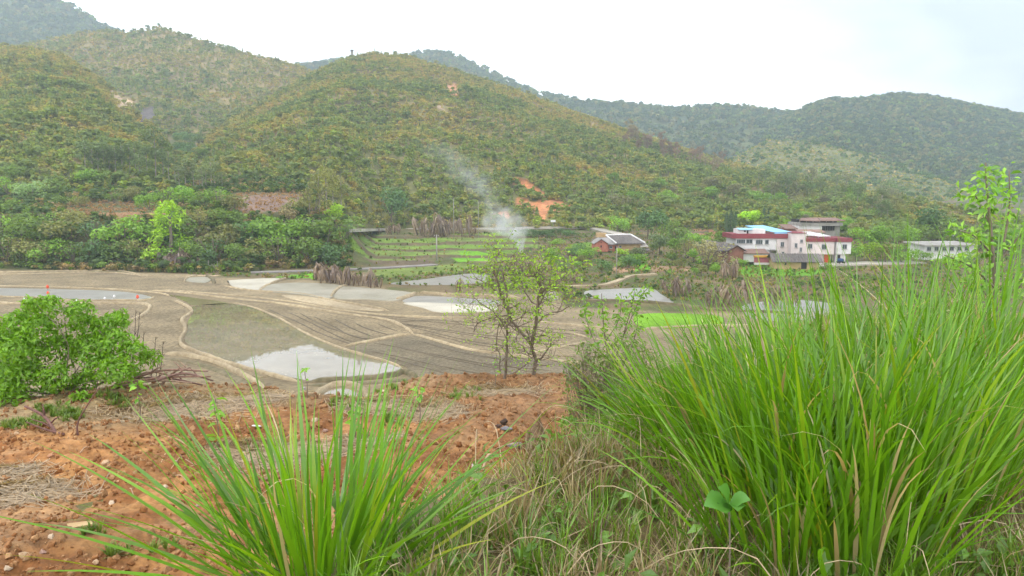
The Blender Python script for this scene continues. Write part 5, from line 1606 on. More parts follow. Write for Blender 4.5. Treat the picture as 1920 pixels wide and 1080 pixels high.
def rock(seed, flat=.7):
    r = np.random.default_rng(seed)
    t = (1 + 5 ** .5) / 2
    v = unit(np.array([(-1, t, 0), (1, t, 0), (-1, -t, 0), (1, -t, 0), (0, -1, t), (0, 1, t), (0, -1, -t), (0, 1, -t), (t, 0, -1), (t, 0, 1), (-t, 0, -1), (-t, 0, 1)], float))
    f = [(0, 11, 5), (0, 5, 1), (0, 1, 7), (0, 7, 10), (0, 10, 11), (1, 5, 9), (5, 11, 4), (11, 10, 2), (10, 7, 6), (7, 1, 8), (3, 9, 4), (3, 4, 2), (3, 2, 6), (3, 6, 8), (3, 8, 9), (4, 9, 5), (2, 4, 11), (6, 2, 10), (8, 6, 7), (9, 8, 1)]
    v = v * r.uniform(.65, 1.2, (12, 1)) * np.array([1, r.uniform(.7, 1), flat]) * .5
    return v, f


r = np.random.default_rng(31)
n = 26000
x = r.uniform(-12.3, 2.2, n); y = 6.6 + 10.5 * r.uniform(0, 1, n) ** 1.2
ok = (zg(x, y) < HC - 2.9) & (y < np.interp(pcol(x, y), *EDGE))
dens = fbm(x * 1.1, y * 1.1, 3, 220)
ok &= r.uniform(size=n) < sst(.3, .65, dens) + .15
for P, ra, rb in STRAWW: ok &= ((x - P[0]) / ra) ** 2 + ((y - P[1]) / rb) ** 2 > .8
x, y = x[ok], y[ok]; n = len(x)
a, b = proj(x, y, zs(x, y))
tint = lerpc(C(.235, .10, .033), C(.42, .26, .13), r.uniform(size=n) ** 1.8)
tint = lerpc(tint, C(.27, .15, .075), (sst(800, 740, b) * .7))
tint = tint * r.uniform(.75, 1.25, (n, 1))
size = .018 + .10 * r.uniform(size=n) ** 5 + .025 * r.uniform(size=n)
rk = [rock(40 + i) for i in range(5)]
scatter('soil_clods', 'crumbly orange soil clods on the dug terrace', 'soil', [(v, f, np.ones(len(v))) for v, f in rk], np.stack([x, y, zs(x, y) + size * .1], 1), r.uniform(0, 6.28, (n, 3)) * [.25, .25, 1], size, r.integers(0, 5, n), tint, M['clod'])

RM = [mk_mesh('stone', *rock(60 + i, .6), M['stone']) for i in range(6)]
for me in RM: pass
STN = [(30, 815, .10), (95, 858, .1), (210, 945, .09), (80, 1040, .10), (45, 1045, .12), (290, 1010, .08), (95, 1010, .09), (500, 905, .07), (885, 905, .11), (890, 880, .12), (470, 895, .07), (330, 870, .1), (200, 870, .13), (60, 870, .1), (765, 880, .08), (160, 1000, .09), (145, 905, .10), (400, 930, .08), (590, 790, .14), (965, 865, .1), (1000, 880, .09), (930, 905, .07), (700, 900, .07), (820, 960, .07), (180, 1060, .08), (240, 1040, .07), (310, 915, .09), (370, 950, .07), (20, 960, .09), (255, 985, .07), (720, 735, .12), (610, 810, .1), (655, 870, .07), (845, 900, .06), (15, 1070, .1)]
for i, (px, py, s_) in enumerate(STN):
    d = ray(px, py); ys = np.linspace(5, 18, 400); X_ = d[0] / d[1] * ys; g_ = zs(X_, ys); k = int(np.argmax(g_ >= HC + d[2] / d[1] * ys))
    o = link('stone', RM[i % 6], None, (X_[k], ys[k], g_[k] + s_ * .12), (r.uniform(-.2, .2), r.uniform(-.2, .2), r.uniform(0, 6)), (s_ * 1.1,) * 3, color=[(.52, .36, .22), (.42, .22, .12), (.58, .46, .33), (.34, .22, .17)][i % 4])
    tagit(o, ['sandy stone lying loose on the orange soil', 'rusty brown stone lying on the orange soil', 'pale buff stone lying on the orange soil', 'dull purple grey stone lying on the orange soil'][i % 4], 'stone', ['sandy stones on the soil', 'rusty stones on the soil', 'pale stones on the soil', 'grey stones on the soil'][i % 4])


def on_soil(px, py):
    d = ray(px, py); ys = np.linspace(4, 19, 600); X_ = d[0] / d[1] * ys; g_ = zs(X_, ys); k = int(np.argmax(g_ >= HC + d[2] / d[1] * ys))
    return np.array([X_[k], ys[k], g_[k]])


# straw mulch
V, Q, vv = [], [], []
for P, ra, rb in STRAWW:
    n = int(3200 * ra * rb)
    an = r.uniform(0, 6.283, n); rr = np.sqrt(r.uniform(0, 1, n)) * (1 + .25 * r.normal(size=n))
    x = P[0] + np.cos(an) * rr * ra; y = P[1] + np.sin(an) * rr * rb
    th = r.normal(an + 1.2, .9); l = r.uniform(.08, .32, n); w = r.uniform(.003, .007, n)
    dx, dy = np.cos(th) * l / 2, np.sin(th) * l / 2; ex, ey = -np.sin(th) * w, np.cos(th) * w
    z0 = zs(x - dx, y - dy) + r.uniform(.005, .05, n); z1 = zs(x + dx, y + dy) + r.uniform(.005, .05, n)
    V.append(np.stack([np.stack([x - dx - ex, y - dy - ey, z0], 1), np.stack([x + dx - ex, y + dy - ey, z1], 1), np.stack([x + dx + ex, y + dy + ey, z1 + .004], 1), np.stack([x - dx + ex, y - dy + ey, z0 + .004], 1)], 1).reshape(-1, 3))
    vv.append(np.repeat(r.uniform(.6, 1.3, n), 4))
V = np.concatenate(V); vv = np.concatenate(vv)
o = ob('straw', V, np.arange(len(V)).reshape(-1, 4), M['leaf_o'], attrs={'v': ('FLOAT', vv)}, color=(.32, .255, .175))
tagit(o, 'patches of dry pale straw mulch round the seedlings', 'straw', kind='stuff')

# seedlings
def leafmesh(name, w=.45, fold=.12, seg=3, mat='blade'):
    V = [(0, 0, 0)]; Fc = []
    ws = [w * .42, w * .5, w * .32]
    for i, a in enumerate((.28, .55, .8)):
        V += [(a, ws[i], fold * .9 - a * a * .12), (a, 0, -a * a * .12), (a, -ws[i], fold * .9 - a * a * .12)]
    V.append((1, 0, -.2))
    Fc = [(0, 2, 1), (0, 3, 2), (1, 2, 5, 4), (2, 3, 6, 5), (4, 5, 8, 7), (5, 6, 9, 8), (7, 8, 10), (8, 9, 10)]
    return mk_mesh(name, V, Fc, M[mat], smooth=True, attrs={'v': ('FLOAT', np.ones(len(V)))})


LFM = [leafmesh('leaf', .45), leafmesh('leaf', .55, .2), leafmesh('leaf', .38, .05)]


def add_leaves(e, pts, dirs, sizes, cols, r, droop=.0):
    for p, d, s_ in zip(pts, dirs, sizes):
        c = cols[r.integers(len(cols))] * r.uniform(.8, 1.2)
        q = Vector(d).normalized()
        rotq = q.to_track_quat('X', 'Z').to_euler()
        link('leaf', LFM[r.integers(3)], e, tuple(p), (rotq[0] + r.uniform(-1.3, 1.3), rotq[1] + r.uniform(-.1, .5), rotq[2]), (s_,) * 3, color=tuple(np.clip(c, 0, 1)))


for i, (px, py, hpx, nl, lab) in enumerate([(408, 838, 92, 22, 'leafy bright seedling standing in the round straw patch'), (262, 790, 80, 12, 'small lime green seedling behind the grass clump tips'), (665, 825, 60, 26, 'bushy bright seedling with a leafy base'), (786, 800, 78, 10, 'slim seedling on the far straw patch'), (928, 724, 44, 8, 'tiny seedling at the brow of the terrace'), (575, 748, 60, 7, 'spindly pale seedling against the bright pond')]):
    P = on_soil(px, py); H = hpx * P[1] / F
    r2 = np.random.default_rng(800 + i)
    e = empty('seedling', tuple(P), 0, lab, 'seedling')
    pl = spline([(0, 0, -.05), (.02, 0, H * .4), (-.02, .01, H * .75), (.0, 0, H)], 4)
    ob('stem', *tube(pl, np.linspace(.009, .005, len(pl)), 5), M['bark'], parent=e, smooth=True)
    t_ = (1 - r2.uniform(0, 1, nl) ** 1.7 * (.5 if i in (1, 3, 4, 5) else .9))
    an = r2.uniform(0, 6.283, nl)
    add_leaves(e, [(np.cos(a) * .02, np.sin(a) * .02, H * t) for a, t in zip(an, t_)], [(math.cos(a), math.sin(a), r2.uniform(-.5, .5)) for a in an], r2.uniform(.09, .17, nl) * (.8 if i > 3 else 1), [C(.2, .42, .03), C(.26, .5, .05), C(.14, .34, .03)], r2)

# low green weeds on the soil
r = np.random.default_rng(77)
WEEDS = [(700, 735, 12), (745, 728, 10), (890, 735, 10), (730, 792, 16), (640, 760, 10), (860, 745, 12), (130, 780, 60), (60, 795, 50), (95, 770, 40), (210, 745, 25), (20, 800, 30), (230, 760, 20), (170, 1000, 8), (220, 1040, 8), (300, 1030, 5)]
px_, py_ = [], []
for a, b, k in WEEDS:
    px_ += list(a + r.normal(0, 14, k)); py_ += list(b + r.normal(0, 5, k))
PTS = np.array([on_soil(a, b) for a, b in zip(px_, py_)]); n = len(PTS)
scatter('weeds', 'sparse low green weeds on the soil terrace', 'weeds', [proto_tuft(900 + i, 20, .7, .07) for i in range(3)], PTS, np.stack([np.zeros(n), np.zeros(n), r.uniform(0, 6, n)], 1), r.uniform(.06, .2, n), r.integers(0, 3, n), lerpc(C(.13, .24, .03), C(.22, .3, .06), r.uniform(size=n)), M['blade_i'])

# litter and debris on the soil
P = on_soil(481, 802)
o = ob('lid', *tube([(0, 0, 0), (0, 0, .012), (.0, 0, .02)], [.075, .08, .06], 16), M['white_pl'], loc=tuple(P + [0, 0, .02]), rot=(R(-14), R(6), 0), smooth=False)
tagit(o, 'small white plastic lid lying on the soil', 'lid')
P = on_soil(888, 880)
o = ob('brick_shard', np.array(boxv(-.05, .05, -.04, .04, 0, .05)[0]) + np.random.default_rng(3).normal(size=(8, 3)) * .012, BOXF, M['road'], loc=tuple(P), rot=(.4, .2, .5))
tagit(o, 'pale squarish stone chip on the orange soil', 'stone chip')
P = on_soil(150, 990)
o = ob('tile_shard', np.array(boxv(-.12, .12, -.05, .05, 0, .02)[0]) + np.random.default_rng(4).normal(size=(8, 3)) * .008, BOXF, M['mud_wall'], loc=tuple(P + [0, 0, .02]), rot=(.15, .1, .7))
tagit(o, 'flat tan tile shard lying on the red soil', 'tile shard')


def stick(label, group, pts, rad, colr, name='stick', soil=True, branch=()):
    W = np.array(pts, float)
    b = W[0].copy()
    e = empty(name, tuple(b), 0, label, 'stick', group)
    S = spline(list(W - b), 5)
    ob('shaft', *tube(S, np.linspace(rad, rad * .55, len(S)), 6), M['stick'], parent=e, smooth=True, color=colr)
    for t, d in branch:
        p = S[int(t * (len(S) - 1))]
        ob('twig', *tube([p, p + np.array(d) * .5 + [0, 0, .02], p + np.array(d)], [rad * .5, rad * .4, rad * .25], 5), M['stick'], parent=e, smooth=True, color=colr)


RB = (.17, .09, .075)
A = lambda px, py, dz=0.0: on_soil(px, py) + np.array([0, 0, dz])
stick('dead forked branch stub leaning on the soil edge', None, [A(105, 815), A(85, 800, .16), A(50, 800, .34)], .035, RB, branch=[(.5, (-.05, .05, .2)), (.2, (-.4, .1, .12)), (.3, (.15, 0, .12))])
stick('straight dead stick planted upright in the soil', None, [A(146, 818), A(150, 815, .25), A(192, 812, .75)], .016, RB)
stick('bent dead stick lying beside the forked branch', None, [A(120, 818, .03), A(85, 812, .06), A(50, 804, .1)], .022, RB)
for i, (a, b, c, d) in enumerate([(225, 712, 395, 700), (230, 716, 360, 712), (240, 705, 380, 716), (180, 730, 330, 705), (250, 698, 340, 720), (290, 708, 400, 708), (210, 722, 390, 690), (300, 720, 370, 690), (150, 738, 260, 715)]):
    p, q = on_soil(a, max(b, 712)), on_soil(c, max(d, 712))
    y_ = 15.4 + .15 * i % .7
    p = at_y(a, b + 6, y_); q = at_y(c, d + 6, y_ + .3)
    gz = float(zs(p[0], p[1])); p[2] = max(p[2], gz + .04); q[2] = max(q[2], float(zs(q[0], q[1])) + .04)
    stick('dead reddish branch in the brushwood pile beside the leafy bush', 'branches in the brushwood pile', [p, (p + q) / 2 + [0, 0, .05 + .02 * i], q], .028, [(.28, .17, .13), (.36, .25, .18), (.2, .12, .1)][i % 3], branch=[(.4, (.25, .05, .12)), (.7, (-.2, .1, .15))])
for i in range(16):
    px, py = [(640, 900), (590, 960), (30, 960), (205, 1060), (610, 985), (700, 890), (780, 890), (790, 870), (540, 850), (150, 850), (300, 780), (905, 885), (870, 790), (450, 880), (350, 905), (250, 930)][i]
    p = on_soil(px, py); an = r.uniform(0, 6.28); l = r.uniform(.1, .25)
    q = p + np.array([math.cos(an) * l, math.sin(an) * l, .05])
    stick('pale dry root lying on the orange soil', 'dry roots on the soil', [p, (p + q) / 2 + [0, 0, .04], q], .008, (.5, .36, .24), name='root')

# charred stump and scraps by the gully
P = on_soil(1003, 848)
e = empty('tree_stump', tuple(P), 0, 'split weathered stump standing in the gully', 'stump')
v, f = tube([(0, 0, -.2), (0, 0, .1), (.02, 0, .3), (.05, 0, .48)], [.17, .14, .12, .07], 10)
v = v + np.random.default_rng(8).normal(size=v.shape) * .018
ob('trunk', v, f, M['stick'], parent=e, color=(.2, .14, .08))
v, f = tube([(-.12, -.02, .0), (-.13, -.02, .22), (-.11, -.02, .38)], [.05, .04, .015], 6); ob('splinter', v, f, M['stick'], parent=e, color=(.26, .2, .12))
v, f = tube([(.06, .02, .25), (.07, .02, .45), (.06, .02, .62)], [.05, .04, .012], 6); ob('splinter', v, f, M['stick'], parent=e, color=(.15, .1, .06))
for i, (px, py, sx_) in enumerate([(945, 795, .11), (935, 803, .09), (950, 810, .16), (968, 838, .2), (640, 742, .0)]):
    if not sx_: continue
    P = on_soil(px, py)
    o = ob('charred_scrap', np.array(rock(90 + i, .5)[0]) * [sx_ * 2, sx_ * 1.2, sx_ * (2.4 if i == 0 else 1)], rock(90 + i)[1], M['stick'], loc=tuple(P + [0, 0, .04]), rot=(0, .1, r.uniform(0, 3)), color=[(.06, .04, .03), (.08, .05, .04), (.2, .19, .2), (.26, .24, .23)][i])
    tagit(o, ['upright charred wood scrap above the gully', 'flat charred wood scrap above the gully', 'grey ash lump at the gully rim', 'pale ash patch at the foot of the stump'][i], 'scrap')
P = at_y(570, 738, 15.6)
o = ob('concrete_post', *tube([(0, 0, -.6), (.01, 0, -.1), (0, 0, .13)], [.05, .05, .045], 6), M['concrete'], loc=tuple(P))
tagit(o, 'short pale concrete stub at the terrace edge', 'post')

# ------------------------------------------------------------------ foreground woody plants
def branching(r, p, d, length, rad, depth, out, tips, spread=.6, up=.15, seg=4):
    P = [np.array(p, float)]
    d = unit(np.array(d, float))
    for i in range(seg):
        d = unit(d + r.normal(size=3) * .16 + np.array([0, 0, up * .3]))
        P.append(P[-1] + d * length / seg)
    out.append(tube(P, np.linspace(rad, rad * .6, len(P)), 6 if depth > 1 else 4))
    if depth == 0:
        tips.append(P[-1]); tips.append(P[-2]); tips.append(P[2])
        return
    for k in range(3 if depth > 1 else 4):
        i = r.integers(2, seg + 1)
        nd = unit(d + r.normal(size=3) * spread + np.array([0, 0, up]))
        branching(r, P[i], nd, length * r.uniform(.55, .8), rad * .52, depth - 1, out, tips, spread, up, seg)


# sparse two stemmed tree on the terrace brow
r = np.random.default_rng(5)
base = at_y(1000, 722, 17.0); base[2] = float(zg(base[0], base[1]))
e = empty('sparse_tree', tuple(base), 0, 'sparse leaning tree with thin twigs and fresh leaves at the terrace brow', 'tree')
K = 17.0 / F
U = lambda px, py, dy=0.0: np.array([(px - 1000) * K, dy, (722 - py) * K])
limbs = [([U(998, 730), U(1004, 690, .05), U(995, 660, .05), U(975, 635, .1), U(955, 612, .2)], .066),
         ([U(997, 662, .05), U(1003, 620), U(1008, 580, -.1), U(1012, 545, -.1), U(1005, 520)], .06),
         ([U(1006, 690), U(1018, 680, -.1), U(1030, 660, -.15), U(1036, 645, -.1)], .035),
         ([U(958, 615, .2), U(945, 585, .2), U(935, 550, .1), U(925, 515), U(935, 480)], .045),
         ([U(1004, 622), U(1025, 605, .2), U(1050, 600, .3), U(1070, 590, .3)], .03),
         ([U(1010, 570), U(1028, 545, -.2), U(1050, 530, -.3), U(1062, 520, -.3)], .028),
         ([U(940, 570, .2), U(915, 550, .3), U(890, 535, .3)], .026), ([U(950, 605, .1), U(925, 610, .2), U(895, 622, .3), U(885, 640, .3)], .024), ([U(1008, 590), U(985, 565, .3), U(975, 540, .4)], .026),
         ([U(945, 728, -.1), U(947, 690, -.1), U(950, 650), U(952, 600), U(948, 560, .1), U(940, 520, .1)], .045), ([U(936, 728, .1), U(936, 690, .1), U(930, 650, .1), U(938, 610)], .02), ([U(951, 640), U(930, 600, -.2), U(900, 575, -.3), U(885, 560, -.3)], .022)]
out, tips = [], []
for p, w in limbs:
    S = spline(p, 4)
    S[1:-1] += r.normal(size=(len(S) - 2, 3)) * .012
    out.append(tube(S, np.linspace(w * .72, w * .36, len(S)), 7))
    m = len(S)
    if w < .07:
        for i in range(3, m, 1):
            for _ in range(1 + int(r.uniform() < .35)):
                d = unit(r.normal(size=3) * [1, 1, .6] + [0, 0, .25])
                branching(r, S[i], d, r.uniform(.2, .55), w * .2, 1, out, tips, .7, .1, 3)
tips = np.array(tips)
ob('trunk', *cat4(out), M['bark'], parent=e, smooth=True)
hz = tips[:, 2] / (722 - 470) / K
kp = tips[r.uniform(size=len(tips)) < np.clip(.16 + hz * .4, 0, .62)]
pos = np.repeat(kp, 4, 0) + r.normal(size=(len(kp) * 4, 3)) * .06
v, f, q = leaves(r, pos, r.normal(size=pos.shape) + [0, 0, .4], .062, .45)
# fresh clumps hanging on trunk and boughs
for c, n_, rr in ((U(1012, 600, -.1), 60, .12), (U(1010, 650, -.1), 70, .13), (U(1040, 520, -.2), 110, .22), (U(1015, 500), 90, .2), (U(990, 530), 80, .2), (U(950, 520), 60, .18), (U(925, 495), 60, .15), (U(1060, 500, .1), 80, .18), (U(920, 550), 60, .15), (U(960, 545), 50, .18), (U(935, 470), 40, .12)):
    p2 = c + r.normal(size=(int(n_ * .6), 3)) * rr * .8
    v2, f2, q2 = leaves(r, p2, r.normal(size=p2.shape) + [0, 0, .4], .075, .45)
    f = np.concatenate([f, f2 + len(v)]); v = np.concatenate([v, v2]); q = np.concatenate([q, q2])
ob('crown', v, f, M['leaf_o'], parent=e, attrs={'v': ('FLOAT', q)}, color=(.2, .34, .025))

# big leafy bush at the edge of the terrace
r = np.random.default_rng(6)
def leafy_bush(label, px, py, Y, wpx, hpx, n, leaf, colr, seed, clumps, twigs=24, six=True, name='leafy_bush', tw=.02):
    r = np.random.default_rng(seed)
    b = at_y(px, py, Y); b[2] = float(zg(b[0], b[1])) - .05
    k = Y / F
    e = empty(name, tuple(b), 0, label, 'bush')
    cl = [((cx - px) * k, r.uniform(-.35, .35) * wpx * k * .5, (at_y(cx, cy, Y)[2] - b[2]), cr * k) for cx, cy, cr in clumps]
    out, tips = [], []
    for c in cl:
        for _ in range(max(1, twigs // len(cl))):
            tgt = np.array(c[:3]) + r.normal(size=3) * c[3] * .5
            st = np.array([r.uniform(-.1, .1), r.uniform(-.1, .1), 0])
            md = st + (tgt - st) * .5 + r.normal(size=3) * .08 * hpx * k + [0, 0, .02]
            S = spline([st, md, tgt], 5)
            out.append(tube(S, np.linspace(tw, tw * .25, len(S)), 5))
    ob('stem', *cat4(out), M['bark'], parent=e, smooth=True)
    v, f, q = clump_leaves(r, cl, n, leaf, .42, up=.55, six=six, shell=.35)
    ob('crown', v, np.asarray(f), M['leaf_o'], parent=e, attrs={'v': ('FLOAT', q)}, color=colr)
    return e


BC = [(110, 575, 28), (60, 590, 30), (150, 590, 32), (30, 615, 34), (90, 620, 38), (140, 630, 38), (190, 625, 34), (10, 650, 38), (60, 660, 42), (110, 665, 42), (170, 660, 40), (225, 650, 36), (255, 665, 30), (20, 700, 42), (70, 705, 40), (200, 690, 36), (245, 690, 34), (275, 680, 22), (0, 735, 40), (50, 735, 36), (225, 715, 26), (-40, 680, 60), (-60, 630, 50), (-40, 730, 60), (95, 565, 18), (215, 605, 22), (100, 730, 26), (150, 725, 30), (180, 740, 22), (130, 700, 30), (120, 745, 20)]
leafy_bush('big glossy green bush overhanging the terrace edge', 120, 755, 15.3, 300, 200, 12500, .115, (.13, .26, .012), 61, BC, 52, tw=.013)
# dark twigs with seed heads behind it
for i, (px, y0, y1) in enumerate([(255, 640, 580), (270, 650, 622), (292, 655, 632), (306, 660, 640), (298, 670, 655), (262, 600, 585)]):
    p = at_y(px - 10, y0 + 60, 16.4); q = at_y(px, y1, 16.4)
    stick('thin dark seed stalk rising behind the big glossy bush', 'dark seed stalks behind the glossy bush', [p, (p + q) / 2 + [.02, 0, 0], q], .008, (.05, .035, .04), name='seed_stalk', branch=[(.6, (.1, 0, .12)), (.8, (-.08, 0, .08)), (.95, (.06, 0, .06)), (.4, (-.1, 0, .14))])

# twiggy shrub and leafy sapling by the gully
SB = [(1075, 720, 30), (1070, 690, 22), (1095, 660, 20), (1130, 690, 34), (1190, 660, 30), (1220, 690, 36), (1120, 670, 24), (1160, 660, 24), (1090, 700, 26), (1110, 740, 34), (1150, 700, 30), (1075, 760, 26), (1140, 770, 40), (1180, 740, 36), (1200, 700, 30), (1100, 800, 30), (1160, 810, 40), (1220, 760, 40), (1210, 820, 40), (1125, 840, 30)]
leafy_bush('tangled bush of dark twigs and small leaves by the gully', 1140, 860, 11.5, 170, 180, 3400, .06, (.12, .18, .04), 62, SB, 480, tw=.008, name='twiggy_bush')
SB2 = [(1090, 820, 24), (1070, 850, 22), (1120, 870, 30), (1160, 880, 34), (1200, 870, 34), (1060, 790, 18), (1240, 850, 36), (1260, 800, 34)]
leafy_bush('low weedy bush spilling over the gully rim', 1150, 905, 9.8, 170, 100, 3000, .055, (.12, .23, .03), 63, SB2, 40, tw=.008, name='weedy_bush')


def sapling(label, px, py, Y, stems, nleaf, lsize, cols, seed, name='sapling', extra=400):
    r = np.random.default_rng(seed)
    b = at_y(px, py, Y); b[2] = float(zg(b[0], b[1])) - .05
    e = empty(name, tuple(b), 0, label, 'sapling')
    pts, dirs, out = [], [], []
    for st, w in stems:
        W = [np.array(at_y(a, c, Y + dy)) - b for a, c, dy in st]
        S = spline(W, 6)
        out.append(tube(S, np.linspace(w, w * .35, len(S)), 6))
        k = max(1, int(nleaf * len(S) / sum(len(q[0]) * 6 for q in stems)))
        for _ in range(k):
            i = int(len(S) * (.25 + .75 * r.uniform() ** .7)) - 1
            an = r.uniform(0, 6.283)
            d = np.array([math.cos(an), math.sin(an), r.uniform(-.45, .35)])
            pts.append(S[i] + d * lsize * .35 + r.normal(size=3) * lsize * .25); dirs.append(d)
    ob('stem', *cat4(out), M['bark'], parent=e, smooth=True)
    add_leaves(e, pts, dirs, r.uniform(.6, 1.2, len(pts)) * lsize, cols, r)
    pos = np.array(pts)[r.integers(0, len(pts), extra)] + r.normal(size=(extra, 3)) * lsize * .6
    v, f, q = leaves(r, pos, r.normal(size=pos.shape) + [0, -.3, .5], lsize * .75, .5, six=True)
    o = ob('foliage', v, np.asarray(f), M['blade'], parent=e, attrs={'v': ('FLOAT', q)}, color=tuple(cols[1])); o['kind'] = 'stuff'


sapling('slender fresh leaved sapling growing out of the twiggy bush', 1150, 800, 12.0,
        [([(1150, 800, 0), (1145, 700, 0), (1135, 640, 0), (1130, 590, 0), (1128, 550, 0)], .014), ([(1145, 700, 0), (1165, 640, .1), (1180, 590, .1), (1190, 545, .1)], .011), ([(1150, 720, 0), (1180, 660, -.1), (1195, 610, -.1), (1190, 575, 0)], .011), ([(1140, 680, 0), (1115, 640, .1), (1100, 600, .2), (1096, 560, .2)], .010), ([(1165, 640, .1), (1200, 560, .1), (1215, 540, .1)], .008), ([(1135, 640, 0), (1160, 600, 0), (1165, 555, 0)], .008)],
        280, .085, [C(.2, .38, .02), C(.15, .3, .035), C(.25, .42, .05)], 71)
sapling('tall broad leaved sapling standing behind the tall grass', 1860, 760, 6.0,
        [([(1870, 760, 0), (1868, 600, 0), (1862, 480, 0), (1855, 400, 0), (1850, 350, 0), (1848, 305, 0)], .016), ([(1866, 520, 0), (1885, 440, .1), (1893, 380, .1), (1892, 320, .1)], .011), ([(1862, 480, 0), (1830, 445, -.1), (1800, 432, -.2)], .009), ([(1866, 500, 0), (1905, 450, .1), (1940, 420, .1)], .010), ([(1857, 420, 0), (1835, 380, .1), (1825, 355, .1)], .008), ([(1866, 540, 0), (1820, 500, -.2), (1770, 478, -.3)], .009), ([(1868, 600, 0), (1910, 540, .2), (1945, 500, .2)], .010), ([(1868, 580, 0), (1840, 540, 0), (1820, 520, 0)], .009)],
        300, .07, [C(.15, .34, .04), C(.24, .44, .06), C(.11, .24, .03), C(.3, .46, .09)], 72)

# ------------------------------------------------------------------ tall grass
def blade_mesh(bend, width, seed, seg=8):
    r = np.random.default_rng(seed)
    V = []; P = np.zeros(3); th = 0
    for i in range(seg + 1):
        t = i / seg
        w = width * (0.55 + .9 * t) * (1 if t < .3 else 1) if t < .25 else width * 1.0 * (1 - (max(0, t - .35) / .65) ** 1.6)
        w = max(w, .0006)
        V += [P + [0, w * .5, w * .16], P, P + [0, -w * .5, w * .16]]
        th = bend * t ** 1.8
        P = P + np.array([math.sin(th), 0, math.cos(th)]) / seg
    V = np.array(V)
    Fc = [(i * 3 + j, i * 3 + 1 + j, i * 3 + 4 + j, i * 3 + 3 + j) for i in range(seg) for j in range(2)]
    return V, Fc


BL = [blade_mesh(b, .016, 10 + i) for i, b in enumerate([.12, .25, .35, .5, .65, .8, 1.0, 1.3, 1.7, 2.2])]
BM = [mk_mesh('grass_blade', v, f, M['blade'], smooth=True, attrs={'v': ('FLOAT', np.ones(len(v)))}) for v, f in BL]
GC = [C(.115, .26, .006), C(.16, .325, .008), C(.085, .215, .006), C(.215, .345, .012), C(.14, .25, .045), C(.30, .33, .02)]
DC = [C(.42, .33, .19), C(.36, .25, .14), C(.5, .43, .27)]


def tuft(label, px, Y, nb, Lm, wscale, seed, spread=.3, base_r=.16, lean=(0, 0), dry=.04, rest=0, bmax=6, dz=0.0, grow=-.15):
    r = np.random.default_rng(seed)
    b = at_y(px, 900, Y); b[2] = float(zg(b[0], b[1])) + dz
    e = empty('grass_clump', tuple(b), 0, label, 'grass clump')
    SV, SF, SQ, nn = [], [], [], 0

    def one(stuff):
        nonlocal nn
        az = r.uniform(0, 6.283); rr = base_r * math.sqrt(r.uniform())
        tl = abs(r.normal(0, spread)) + rr / base_r * .12
        bx, by = math.cos(az) * rr, math.sin(az) * rr
        dx = math.cos(az) * math.sin(tl) + lean[0] * r.uniform(.4, 1.3); dy = math.sin(az) * math.sin(tl) + lean[1] * r.uniform(.4, 1.3)
        phi = math.atan2(dy, dx); tilt = min(1.35, math.hypot(dx, dy))
        l = Lm * r.uniform(.5, 1.12) * (1 + grow * tilt)
        isdry = r.uniform() < dry
        i = r.integers(0, bmax) if not isdry else r.integers(4, 10)
        c = (DC[r.integers(3)] if isdry else GC[min(5, int(r.choice(6, p=[.27, .24, .2, .14, .1, .05])))]) * r.uniform(.8, 1.2)
        ws = wscale * r.uniform(.6, 1.2)
        if stuff:
            v, f = BL[i]
            M_ = np.array(Matrix.Translation((bx, by, 0)) @ Matrix.Rotation(phi, 4, 'Z') @ Matrix.Rotation(tilt, 4, 'Y') @ Matrix.Rotation(r.uniform(-.8, .8), 4, 'Z') @ Matrix.Diagonal((l, ws, l, 1)))
            SV.append(v @ M_[:3, :3].T + M_[:3, 3]); SF.extend([tuple(k + nn for k in q) for q in f]); nn += len(v)
            SQ.extend([r.uniform(.65, 1.2)] * len(v))
        else:
            o = link('grass_blade', BM[i], e, (bx, by, 0), color=tuple(np.clip(c, 0, 1)))
            o.rotation_mode = 'QUATERNION'
            o.rotation_quaternion = (Matrix.Rotation(phi, 3, 'Z') @ Matrix.Rotation(tilt, 3, 'Y') @ Matrix.Rotation(r.uniform(-.8, .8), 3, 'Z')).to_quaternion()
            o.scale = (l, ws, l)
    for _ in range(nb): one(False)
    for _ in range(rest): one(True)
    if rest:
        o = ob('grass_blades', np.concatenate(SV), SF, M['blade'], parent=e, smooth=True, attrs={'v': ('FLOAT', SQ)}, color=tuple(GC[0]))
        o['kind'] = 'stuff'
    return e


